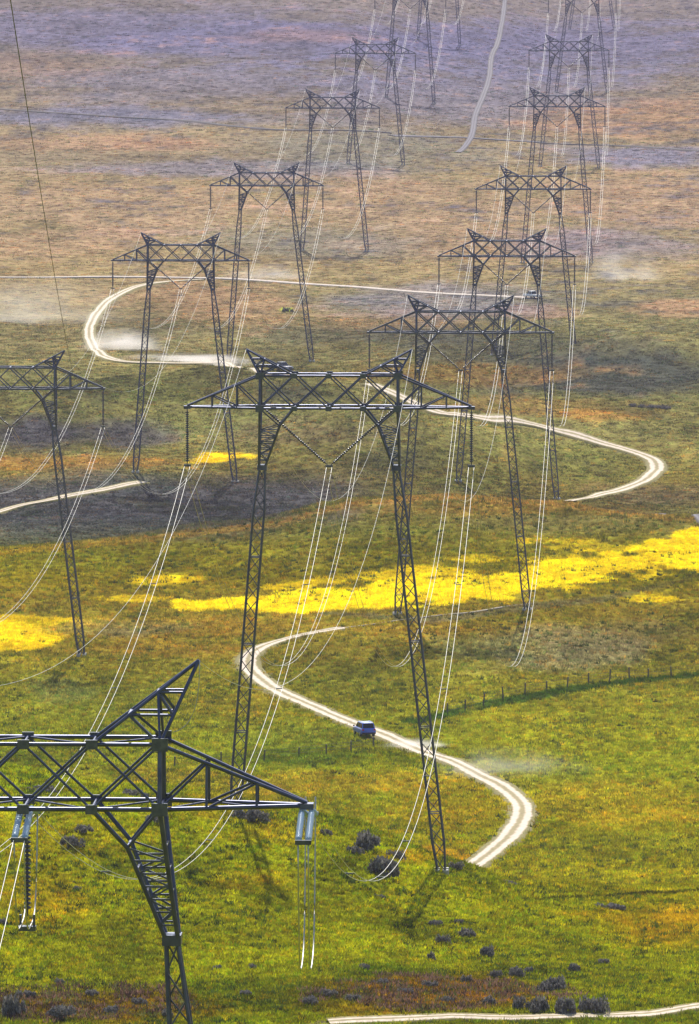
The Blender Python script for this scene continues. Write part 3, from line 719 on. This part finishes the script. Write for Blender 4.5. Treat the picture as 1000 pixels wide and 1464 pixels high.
# spans that leave the picture towards the next pylons
vp = (P(457, -65, 100)).normalized()
for k in range(2):
    a = T[0]['front'][k]; span('conductor_bundle', a, a-vp*240, 3.0, .017, 'twin bright wires leaving the strain pylon insulators downhill', 'conductors leaving the strain pylon')
for k in range(3):
    a = L[0]['front'][k]; b = P(-490, 582, 800)+Vector(((-12.5, 0, 12.5)[k], 0, -5))
    span('conductor_bundle', a, b, 21, .019, 'twin wires leaving the pylon by the small yellow patch', 'conductors leaving the pylon by the small yellow patch')
span('overhead_wire', P(106, 541, 1218), P(-43, -380, 300), 1.5, .025, 'single thin dark wire slanting down across the hazy plain to a pylon arm', None, False, 'darkwire', 60, 'wire')

# ------------------------------------------------------------------ bushes
def leaf_material(name, a, b, tr=.25):
    m = bpy.data.materials.new(name); m.use_nodes = True; nt = m.node_tree; N = nt.nodes; bs = N['Principled BSDF']; bs.inputs['Roughness'].default_value = .7; bs.inputs['Specular IOR Level'].default_value = .2
    g = N.new('ShaderNodeNewGeometry'); r = N.new('ShaderNodeValToRGB'); r.color_ramp.elements[0].color = (*a, 1); r.color_ramp.elements[1].color = (*b, 1)
    nt.links.new(g.outputs['Random Per Island'], r.inputs[0]); nt.links.new(r.outputs[0], bs.inputs['Base Color'])
    t = N.new('ShaderNodeBsdfTranslucent'); nt.links.new(r.outputs[0], t.inputs['Color'])
    mx = N.new('ShaderNodeMixShader'); mx.inputs[0].default_value = tr
    nt.links.new(bs.outputs[0], mx.inputs[1]); nt.links.new(t.outputs[0], mx.inputs[2]); nt.links.new(mx.outputs[0], N['Material Output'].inputs[0])
    return m
M['sage'] = leaf_material('sage_leaves', (.07, .068, .062), (.30, .275, .26))
M['greenleaf'] = leaf_material('green_leaves', (.03, .05, .02), (.09, .11, .03))
M['twig'] = mat('twigs', (.07, .055, .045), .9)
def bush_mesh(seed, n=900, name='foliage'):
    r = random.Random(seed); mb = MB()
    lobes = [(r.uniform(-.72, .72), r.uniform(-.6, .6), r.uniform(.0, .42), r.uniform(.16, .40)) for _ in range(11)]+[(r.uniform(-.2, .2), 0, .22, .46)]
    for i in range(n):
        lx, ly, lz, lr = r.choice(lobes)
        th = r.uniform(0, 2*math.pi); ph = math.acos(r.uniform(-.35, 1)); q = lr*r.uniform(.6, 1.08)
        c = Vector((lx+q*math.sin(ph)*math.cos(th), ly+q*math.sin(ph)*math.sin(th), max(lz+q*math.cos(ph), .03)))
        nrm = Vector((r.gauss(0, 1), r.gauss(0, 1), r.gauss(.2, 1))).normalized(); up = Vector((r.gauss(0, .6), r.gauss(0, .6), 1))
        s = nrm.cross(up).normalized()*r.uniform(.03, .07); t = up.normalized()*r.uniform(.06, .13)
        mb.add([c-s-t*.4, c+s-t*.4, c+s*.6+t, c-s*.6+t], [(0, 1, 2, 3)])
    return mb
def stem_mesh(seed):
    r = random.Random(seed+99); mb = MB()
    for i in range(7):
        a = r.uniform(0, 6.28); mb.tube([(0, 0, -.25), (math.cos(a)*.2, math.sin(a)*.2, .25), (math.cos(a)*.5, math.sin(a)*.45, .6)], [.04, .03, .012], 5)
    return mb
PROTO = []
for sd_ in range(5):
    e = empty('sagebrush_bush'); f = bush_mesh(sd_).build('foliage', M['sage'], e); s_ = stem_mesh(sd_).build('stems', M['twig'], e); PROTO.append(e)
used = set()
def bush(u, v, w_px, h_px, label, group=None, kind=0, mat_=None):
    p = ground(u, v+h_px*.30); sc = p.y/FPX
    w = w_px*sc; h = h_px*sc
    k = kind % len(PROTO)
    o = PROTO[k] if k not in used else copy_tree(PROTO[k]); used.add(k)
    o.location = (p.x, p.y, float(height(p.x, p.y, False))-.05); o.rotation_euler = (0, 0, random.uniform(0, 6.28))
    o.scale = (w/1.75, w/1.75, h/.95)
    tag(o, label, 'bush', group)
    return o
named = [(365, 1168, 52, 28, 'wide dark sagebrush behind the strain pylon arm tip'), (103, 1205, 34, 28, 'round grey sagebrush seen under the strain pylon truss'),
         (523, 1203, 48, 36, 'upper dark sagebrush of the clump beside hanging wires'), (545, 1240, 50, 38, 'lower and larger dark sagebrush of the clump beside hanging wires'),
         (653, 1239, 22, 16, 'small sagebrush at the pylon foot where the road vanishes'), (878, 1298, 42, 16, 'low spreading grey sagebrush alone below the ditch line'),
         (467, 1190, 18, 14, 'small sagebrush just beyond the strain pylon arm tip'), (20, 1440, 34, 44, 'tall brown-grey sagebrush in the brown brush strip'),
         (820, 1385, 20, 20, 'lone round sagebrush above the pale foot track'), (634, 1345, 20, 20, 'sagebrush in the pylon shadow on the slope'), (698, 1363, 24, 24, 'roundest sagebrush below the pylon shadow')]
for i, (u, v, w, h, lab) in enumerate(named): bush(u, v, w, h, lab, None, i)
for i, (u, v, w, h) in enumerate([(508, 1216, 26, 18), (566, 1224, 26, 20), (60, 1128, 40, 14), (445, 1432, 30, 16), (505, 1428, 26, 16), (545, 1405, 24, 14), (615, 1408, 22, 14), (700, 1432, 26, 20), (40, 1422, 26, 16), (130, 1420, 22, 14), (200, 1432, 24, 16), (120, 1186, 26, 16), (192, 1135, 40, 16), (220, 1172, 30, 16), (110, 1270, 16, 9), (620, 1320, 24, 14), (668, 1335, 26, 18), (618, 1368, 16, 18), (655, 1318, 18, 10),
        (740, 1392, 26, 24), (707, 1394, 20, 20), (668, 1402, 16, 18), (770, 1438, 34, 32), (795, 1410, 36, 30), (808, 1440, 32, 34), (780, 1415, 24, 26), (850, 1440, 40, 34), (745, 1436, 24, 28), (862, 1376, 22, 14), (757, 1388, 16, 14),
        (85, 1448, 44, 30), (727, 1262, 26, 8), (360, 1382, 16, 12), (87, 1404, 16, 12), (5, 1318, 16, 12), (310, 1384, 14, 12), (470, 1420, 26, 14), (520, 1382, 20, 12), (545, 1282, 18, 8), (350, 1420, 20, 12), (690, 1262, 12, 6), (580, 1418, 22, 14), (640, 1430, 22, 14), (240, 1450, 22, 16), (160, 1445, 26, 18)]):
    where = ('sagebrush in the dense clump beside the pale foot track', 'sagebrush clumped by the foot track') if v > 1370 and u > 660 else ('low sagebrush in the strips of dry brown brush', 'sagebrush in the brown brush') if v > 1375 else \
            ('small grey sagebrush seen beneath the strain pylon truss', 'sagebrush below the truss') if u < 260 else ('small sagebrush on the slope around the tall pylon shadow', 'sagebrush around the pylon shadow')
    bush(u, v, w, h, where[0], where[1], i*3+1)
for i, (u, w) in enumerate([(905, 12), (918, 10), (931, 12), (943, 10), (953, 13)]): bush(u, 579+i, w, 6, 'dark shrub in the short row beside the sharp road bend', 'shrubs in a row beyond the road bend', i)
bush(411, 443, 15, 9, 'tiny yellow-green bush alone on the plain near the straight road', None, 2)

# ------------------------------------------------------------------ fences
def fence(name, pts, label, step, h=1.35):
    p = path(pts); s = np.r_[0, np.cumsum(np.hypot(*np.diff(p, axis=0).T))]
    q = np.stack([np.interp(np.arange(0, s[-1], step), s, p[:, i]) for i in (0, 1)], 1)
    z = height(q[:, 0], q[:, 1], False)
    root = empty(name, (q[0][0], q[0][1], z[0])); tag(root, label, 'fence')
    c = Vector((q[0][0], q[0][1], z[0]))
    base = MB().tube([(0, 0, -.4), (0, 0, .6), (0, 0, h)], [.10, .095, .085], 7).build('post', M['wood'], root)
    for i in range(1, len(q)):
        o = base.copy(); COL.objects.link(o); o.parent = root; o.location = Vector((q[i][0], q[i][1], z[i]))-c
        o.rotation_euler = (random.gauss(0, .05), random.gauss(0, .05), random.uniform(0, 6)); o.scale = (1, 1, random.uniform(.85, 1.15))
    for k in (.5, .85, 1.2):
        MB().tube([Vector((q[i][0], q[i][1], z[i]+k))-c for i in range(len(q))], .012, 4).build('strand', M['darkwire'], root)
fence('wire_fence', [(640, 1022), (700, 1006), (760, 992), (830, 980), (890, 973), (950, 968), (1000, 963), (1080, 957)], 'post and wire fence along the green ditch in the valley', 5.0, 1.5)
fence('wire_fence', [(250, 1098), (330, 1092), (400, 1086), (470, 1078), (540, 1067)], 'post and wire fence below the blue car', 6.0, 1.4)

# ------------------------------------------------------------------ vehicles
def vehicle(name, kind, paint, loc, heading, label):
    """length along +Y (front), width along X"""
    root = empty(name, loc, heading); tag(root, label, 'car' if kind == 'suv' else 'truck')
    Lh, W = (2.35, .95) if kind == 'suv' else (2.75, .98)
    def loft(secs, nm, m, par):
        mb = MB(); n = len(secs[0]); vs = [p for s in secs for p in s]
        fs = [(i*n+k, i*n+(k+1) % n, (i+1)*n+(k+1) % n, (i+1)*n+k) for i in range(len(secs)-1) for k in range(n)]
        fs += [tuple(range(n-1, -1, -1)), tuple((len(secs)-1)*n+k for k in range(n))]
        mb.add(vs, fs); o = mb.build(nm, m, par, True)
        bm = bmesh.new(); bm.from_mesh(o.data); bmesh.ops.recalc_face_normals(bm, faces=bm.faces); bm.to_mesh(o.data); bm.free()
        md = o.modifiers.new('round', 'BEVEL'); md.width = .05; md.segments = 2; md.limit_method = 'ANGLE'; md.angle_limit = R(25)
        return o
    def ring(y, w, z0, z1):
        return [(-w*.93, y, z0), (w*.93, y, z0), (w, y, z0+.2), (w*.98, y, z1-.12), (w*.9, y, z1), (-w*.9, y, z1), (-w*.98, y, z1-.12), (-w, y, z0+.2)]
    if kind == 'suv':
        secs = [ring(-Lh, W*.93, .5, 1.05), ring(-Lh+.1, W, .38, 1.12), ring(-.8, W, .36, 1.12), ring(.9, W, .36, 1.1), ring(1.3, W, .38, 1.06), ring(Lh-.15, W*.95, .42, .96), ring(Lh, W*.88, .5, .86)]
        cab = [(-Lh+.12, .84, 1.1, -Lh+.42, .74), (1.15, .84, 1.1, .35, .74)]; top = 1.78
    else:
        secs = [ring(-Lh, W*.96, .55, 1.05), ring(-.4, W, .45, 1.05), ring(.9, W, .42, 1.08), ring(1.5, W, .45, 1.08), ring(Lh-.15, W*.96, .45, 1.0), ring(Lh, W*.9, .5, .9)]
        cab = [(-.55, .86, 1.06, -.35, .74), (1.45, .86, 1.06, .75, .74)]; top = 1.82
    body = loft(secs, 'body', M[paint], root)
    (y0, w0, z0, y0t, w0t), (y1, w1, _, y1t, w1t) = cab
    cb = MB().add([(-w0, y0, z0), (w0, y0, z0), (w1, y1, z0), (-w1, y1, z0), (-w0t, y0t, top), (w0t, y0t, top), (w1t, y1t, top), (-w1t, y1t, top)],
                  [(0, 1, 5, 4), (1, 2, 6, 5), (2, 3, 7, 6), (3, 0, 4, 7), (4, 5, 6, 7), (3, 2, 1, 0)]).build('cabin', M[paint], root)
    md = cb.modifiers.new('round', 'BEVEL'); md.width = .07; md.segments = 2
    def pane(a, b, c, d, nm='window'):
        q = [Vector(p) for p in (a, b, c, d)]; cen = sum(q, Vector())/4
        n = (q[1]-q[0]).cross(q[3]-q[0]).normalized()
        if n.dot(cen-Vector((0, (y0+y1)/2, 1.4))) < 0: n = -n
        q = [cen+(p-cen)*.84 for p in q]
        vs = [p+n*.012 for p in q]+[p-n*.03 for p in q]
        MB().add(vs, [(0, 1, 2, 3), (7, 6, 5, 4), (0, 4, 5, 1), (1, 5, 6, 2), (2, 6, 7, 3), (3, 7, 4, 0)]).build(nm, M['cglass'], cb)
    pane((-w0, y0, z0), (w0, y0, z0), (w0t, y0t, top), (-w0t, y0t, top), 'rear_window')
    pane((-w1, y1, z0), (w1, y1, z0), (w1t, y1t, top), (-w1t, y1t, top), 'windscreen')
    nw = 3 if kind == 'suv' else 2
    for s in (-1, 1):
        for k in range(nw):
            f0, f1 = k/nw, (k+1)/nw
            pane((s*w0, y0+(y1-y0)*f0, z0), (s*w0, y0+(y1-y0)*f1, z0), (s*w0t, y0t+(y1t-y0t)*f1, top), (s*w0t, y0t+(y1t-y0t)*f0, top), 'side_window')
    for sx in (-1, 1):
        for yy in (-Lh*.6, Lh*.62):
            x = sx*(W-.12)
            ty = MB().tube([(x-.12, yy, .36), (x-.1, yy, .36), (x+.1, yy, .36), (x+.12, yy, .36)], [.32, .36, .36, .32], 18).build('wheel', M['tyre'], root)
            MB().tube([(x+sx*.118, yy, .36), (x+sx*.13, yy, .36)], [.22, .2], 14).build('rim', M['rim'], ty)
        MB().box((sx*(W*.78)-.12, -Lh-.02, .86), (sx*(W*.78)+.12, -Lh+.05, 1.06)).build('tail_light', M['red'], root)
        MB().box((sx*(W*.66)-.16, Lh-.06, .68), (sx*(W*.66)+.16, Lh+.02, .82)).build('headlight', M['lamp'], root)
        MB().box((sx*(W+.1)-.1, y1-.1, 1.1), (sx*(W+.1)+.1, y1+.02, 1.25)).build('mirror', M['trim'], root)
    MB().box((-W*.92, -Lh-.08, .42), (W*.92, -Lh+.08, .62)).build('rear_bumper', M['trim'], root)
    MB().box((-W*.86, Lh-.08, .40), (W*.86, Lh+.06, .58)).build('front_bumper', M['trim'], root)
    if kind == 'suv':
        for s in (-1, 1): MB().bar((s*.62, y0t+.1, top+.06), (s*.62, y1t-.1, top+.06), .045).build('roof_rail', M['rim'], root)
    else:
        MB().box((-W*.82, -Lh+.1, .9), (W*.82, -.65, 1.062)).build('truck_bed', M['trim'], root)
    return root
def on_road(u, v, u2, v2):
    a = ground(u, v); b = ground(u2, v2); dr = b-a
    return Vector((a.x, a.y, float(height(a.x, a.y, False))+.12)), math.atan2(-dr.x, dr.y)
l, hd = on_road(521, 1053, 470, 1029); vehicle('car', 'suv', 'blue', l, hd, 'dark blue car driving on the pale dirt road in the valley')
l, hd = on_road(402, 531, 425, 535); vehicle('pickup_truck', 'pickup', 'silver', l, hd, 'grey pickup raising a dust trail on the bright road')
l, hd = on_road(762, 427, 700, 423); vehicle('pickup_truck', 'pickup', 'white', l, hd, 'tiny white pickup at the end of the straight pale road')

# ------------------------------------------------------------------ grass, flowers and scrub (nobody could count them)
def tuft_mesh(seed, n, w, h, lean, spread):
    r = random.Random(seed); mb = MB()
    for i in range(n):
        a = r.uniform(0, 6.28); q = spread*math.sqrt(r.random()); c = Vector((q*math.cos(a), q*math.sin(a), -.03))
        b = r.uniform(0, 6.28); s = Vector((math.cos(b), math.sin(b), 0))*w*r.uniform(.6, 1.2)
        t = Vector((r.gauss(0, lean), r.gauss(0, lean), 1)).normalized()*h*r.uniform(.6, 1.2)
        mb.add([c-s, c+s, c+t*.6+s*.7+Vector((0, 0, 0)), c+t, c+t*.6-s*.7], [(0, 1, 2, 3, 4)])
    return mb
def inst_material(name, tr=.45):
    m = bpy.data.materials.new(name); m.use_nodes = True; nt = m.node_tree; N = nt.nodes; bs = N['Principled BSDF']
    bs.inputs['Roughness'].default_value = .8; bs.inputs['Specular IOR Level'].default_value = 0
    a = N.new('ShaderNodeAttribute'); a.attribute_type = 'INSTANCER'; a.attribute_name = 'tint'
    nt.links.new(a.outputs['Color'], bs.inputs['Base Color']); t = N.new('ShaderNodeBsdfTranslucent'); nt.links.new(a.outputs['Color'], t.inputs['Color'])
    mx = N.new('ShaderNodeMixShader'); mx.inputs[0].default_value = tr
    nt.links.new(bs.outputs[0], mx.inputs[1]); nt.links.new(t.outputs[0], mx.inputs[2]); nt.links.new(mx.outputs[0], N['Material Output'].inputs[0])
    return m
M['tuft'] = inst_material('grass_blades')
def scatter(name, label, xy, scale, tint, mesh):
    z = height(xy[:, 0], xy[:, 1], True)
    me = bpy.data.meshes.new(name); me.vertices.add(len(xy)); me.vertices.foreach_set('co', np.stack([xy[:, 0], xy[:, 1], z], 1).ravel())
    a = me.attributes.new('scl', 'FLOAT', 'POINT'); a.data.foreach_set('value', scale.astype(np.float32))
    a = me.attributes.new('rot', 'FLOAT_VECTOR', 'POINT'); rv = np.zeros((len(xy), 3), np.float32); rv[:, 2] = rng.uniform(0, 6.28, len(xy)); a.data.foreach_set('vector', rv.ravel())
    a = me.attributes.new('tint', 'FLOAT_COLOR', 'POINT'); t4 = np.ones((len(xy), 4), np.float32); t4[:, :3] = tint; a.data.foreach_set('color', t4.ravel())
    o = bpy.data.objects.new(name, me); COL.objects.link(o); tag(o, label, None, None, 'stuff'); me.materials.append(M['tuft'])
    ng = bpy.data.node_groups.new(name+'_nodes', 'GeometryNodeTree')
    ng.interface.new_socket('Geometry', in_out='INPUT', socket_type='NodeSocketGeometry'); ng.interface.new_socket('Geometry', in_out='OUTPUT', socket_type='NodeSocketGeometry')
    N = ng.nodes; gi = N.new('NodeGroupInput'); go = N.new('NodeGroupOutput'); m2p = N.new('GeometryNodeMeshToPoints'); ip = N.new('GeometryNodeInstanceOnPoints')
    oi = N.new('GeometryNodeObjectInfo'); oi.inputs['Object'].default_value = mesh; oi.inputs['As Instance'].default_value = True
    sc = N.new('GeometryNodeInputNamedAttribute'); sc.data_type = 'FLOAT'; sc.inputs['Name'].default_value = 'scl'
    ro = N.new('GeometryNodeInputNamedAttribute'); ro.data_type = 'FLOAT_VECTOR'; ro.inputs['Name'].default_value = 'rot'
    lk = ng.links.new
    lk(gi.outputs[0], m2p.inputs['Mesh']); lk(m2p.outputs[0], ip.inputs['Points']); lk(oi.outputs['Geometry'], ip.inputs['Instance'])
    lk(ro.outputs['Attribute'], ip.inputs['Rotation']); lk(sc.outputs['Attribute'], ip.inputs['Scale']); lk(ip.outputs[0], go.inputs[0])
    md = o.modifiers.new('scatter', 'NODES'); md.node_group = ng
    return o
def tuft_proto(name, mb):
    o = mb.build(name, M['tuft']); o.location = (0, -300, -40); o.hide_render = True; o.hide_viewport = False; tag(o, None, None, None, 'helper')
    return o
PG = tuft_proto('grass_tuft', tuft_mesh(1, 16, .022, .30, .5, .22))
PF = tuft_proto('flower_clump', tuft_mesh(2, 22, .05, .16, 1.2, .35))
def points(n, d0, d1, u0=-145, u1=1145, power=2.0):
    n = int(n*1.15)
    """random places, about as dense per photo pixel"""
    t = rng.random(n); d = 1/(1/d0+(1/d1-1/d0)*t); u = rng.uniform(u0, u1, n)
    x = (u-500)/(FPX*CT)*d
    rd = road_dist(x, d); k = rd > -.45+.9*rng.random(n)
    return np.stack([x[k], d[k]], 1)
def tints(xy, spread=.35, gain=1.0, green=0.0):
    x, y = xy.T; z = height(x, y, False); u, v = project(x, y, z)
    c = ground_color(u, v, x, y)
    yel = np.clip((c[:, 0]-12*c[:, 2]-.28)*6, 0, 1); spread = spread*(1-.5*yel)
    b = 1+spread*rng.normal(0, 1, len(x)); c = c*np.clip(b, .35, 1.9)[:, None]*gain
    h = np.where(yel > .4, .5, rng.random(len(x)))[:, None]
    c = np.where(h < .18, c*np.array((.55, .8, .6)), c); c = np.where(h > .9, c*np.array((1.35, .95, .6)), c)
    return np.clip(c, 0, .9)
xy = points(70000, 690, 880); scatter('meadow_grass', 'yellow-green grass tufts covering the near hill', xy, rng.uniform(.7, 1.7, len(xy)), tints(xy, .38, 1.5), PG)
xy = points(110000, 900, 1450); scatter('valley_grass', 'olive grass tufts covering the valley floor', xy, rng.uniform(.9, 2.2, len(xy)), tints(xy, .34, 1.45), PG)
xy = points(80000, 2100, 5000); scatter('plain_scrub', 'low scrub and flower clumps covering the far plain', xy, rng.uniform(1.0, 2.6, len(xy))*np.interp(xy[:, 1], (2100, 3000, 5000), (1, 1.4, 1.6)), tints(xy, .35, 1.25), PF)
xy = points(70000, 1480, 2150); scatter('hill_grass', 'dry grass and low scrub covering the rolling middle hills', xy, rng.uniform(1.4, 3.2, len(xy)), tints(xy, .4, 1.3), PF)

def subset(xy, u0, v0, ru, rv):
    z = height(xy[:, 0], xy[:, 1], False); u, v = project(xy[:, 0], xy[:, 1], z)
    q = ((u-u0)/ru)**2+((v-v0)/rv)**2+1.1*fbm(xy[:, 0]/5, xy[:, 1]/8, 91, 3)
    return xy[q < 1]
PB = tuft_proto('forb_clump', tuft_mesh(5, 26, .045, .34, .8, .26))
xy = points(9000, 690, 880); k = fbm(xy[:, 0]/7, xy[:, 1]/12, 95, 3) > .05; xy = xy[k]
scatter('meadow_forbs', 'dark green leafy forbs dotted over the near hill', xy, rng.uniform(.5, 1.5, len(xy)), np.array((.05, .075, .012))*rng.uniform(.5, 1.8, (len(xy), 1)), PB)
xy = points(14000, 900, 1450); k = fbm(xy[:, 0]/9, xy[:, 1]/20, 96, 3) > .0; xy = xy[k]
scatter('valley_forbs', 'dark green leafy forbs dotted over the valley floor', xy, rng.uniform(.5, 1.6, len(xy)), np.array((.06, .08, .018))*rng.uniform(.5, 1.8, (len(xy), 1)), PB)
xy = points(30000, 690, 780); xy = np.concatenate([subset(xy, 110, 1436, 190, 24), subset(xy, 610, 1422, 190, 22)]); xy = xy[(fbm(xy[:, 0]/1.6, xy[:, 1]/3.2, 97, 3) > -.12) | (rng.random(len(xy)) < .15)]
scatter('brown_brush', 'low dry brown brush in strips at the foot of the hill', xy, rng.uniform(.6, 1.7, len(xy)), np.where(rng.random((len(xy), 1)) < .3, np.array((.10, .105, .03)), np.array((.15, .085, .06)))*rng.uniform(.2, 1.8, (len(xy), 1)), PB)

# ------------------------------------------------------------------ dust and haze
def dust(u, v, wpx, hpx, depth, dens, label, seed, d=None, lift=0.0):
    p = ground(u, v) if d is None else P(u, v, d)
    s = p.y/FPX
    bm = bmesh.new(); bmesh.ops.create_icosphere(bm, subdivisions=3, radius=1)
    me = bpy.data.meshes.new('dust_cloud'); bm.to_mesh(me); bm.free()
    o = bpy.data.objects.new('dust_cloud', me); COL.objects.link(o)
    o.location = (p.x, p.y, p.z+lift); o.scale = (wpx*s, depth, hpx*s); tag(o, label, None, None, 'stuff')
    m = bpy.data.materials.new('dust_air'); m.use_nodes = True; nt = m.node_tree; N = nt.nodes; N.remove(N['Principled BSDF'])
    vol = N.new('ShaderNodeVolumePrincipled'); vol.inputs['Color'].default_value = (.93, .88, .84, 1); vol.inputs['Anisotropy'].default_value = .45
    tc = N.new('ShaderNodeTexCoord'); ln = N.new('ShaderNodeVectorMath'); ln.operation = 'LENGTH'; nt.links.new(tc.outputs['Object'], ln.inputs[0])
    f = N.new('ShaderNodeMapRange'); f.interpolation_type = 'SMOOTHSTEP'; f.inputs['From Min'].default_value = 1; f.inputs['From Max'].default_value = .1; f.inputs['To Min'].default_value = 0; f.inputs['To Max'].default_value = 1
    nt.links.new(ln.outputs['Value'], f.inputs['Value'])
    n = N.new('ShaderNodeTexNoise'); n.noise_dimensions = '4D'; n.inputs['W'].default_value = seed; n.inputs['Scale'].default_value = 2.2; n.inputs['Detail'].default_value = 3; nt.links.new(tc.outputs['Object'], n.inputs['Vector'])
    r = N.new('ShaderNodeMapRange'); r.inputs['From Min'].default_value = .38; r.inputs['From Max'].default_value = .68; r.inputs['To Max'].default_value = dens; nt.links.new(n.outputs['Fac'], r.inputs['Value'])
    mu = N.new('ShaderNodeMath'); mu.operation = 'MULTIPLY'; nt.links.new(f.outputs[0], mu.inputs[0]); nt.links.new(r.outputs[0], mu.inputs[1]); nt.links.new(mu.outputs[0], vol.inputs['Density'])
    nt.links.new(vol.outputs[0], N['Material Output'].inputs['Volume']); me.materials.append(m)
    return o
dust(262, 517, 125, 15, 8, .55, 'bright dust trail behind the grey pickup', 1.0)
dust(175, 500, 72, 36, 9, .30, 'dust hanging over the bend of the bright road', 2.0)
dust(60, 462, 180, 80, 18, .05, 'thin dust drifting away from the road bend', 3.0)
dust(895, 400, 75, 62, 14, .07, 'faint puff of dust alone on the plain', 4.3)
dust(595, 1068, 62, 14, 5, .8, 'dust raised right behind the blue car', 5.0)
dust(725, 1108, 150, 48, 8, .07, 'thin dust drifting over the road behind the blue car', 6.0)
dust(380, 398, 80, 24, 8, .14, 'thin dust over the straight pale road', 7.0)

hz = MB().box((-34000, -420, -150), (34000, 22500, 75)).build('haze', M['concrete']); tag(hz, None, None, None, 'stuff')
m = bpy.data.materials.new('haze_air'); m.use_nodes = True; nt = m.node_tree; nt.nodes.remove(nt.nodes['Principled BSDF'])
vol = nt.nodes.new('ShaderNodeVolumePrincipled'); vol.inputs['Color'].default_value = (.66, .62, .90, 1); vol.inputs['Density'].default_value = 3.7e-5; vol.inputs['Anisotropy'].default_value = .0
nt.links.new(vol.outputs[0], nt.nodes['Material Output'].inputs['Volume']); hz.data.materials[0] = m
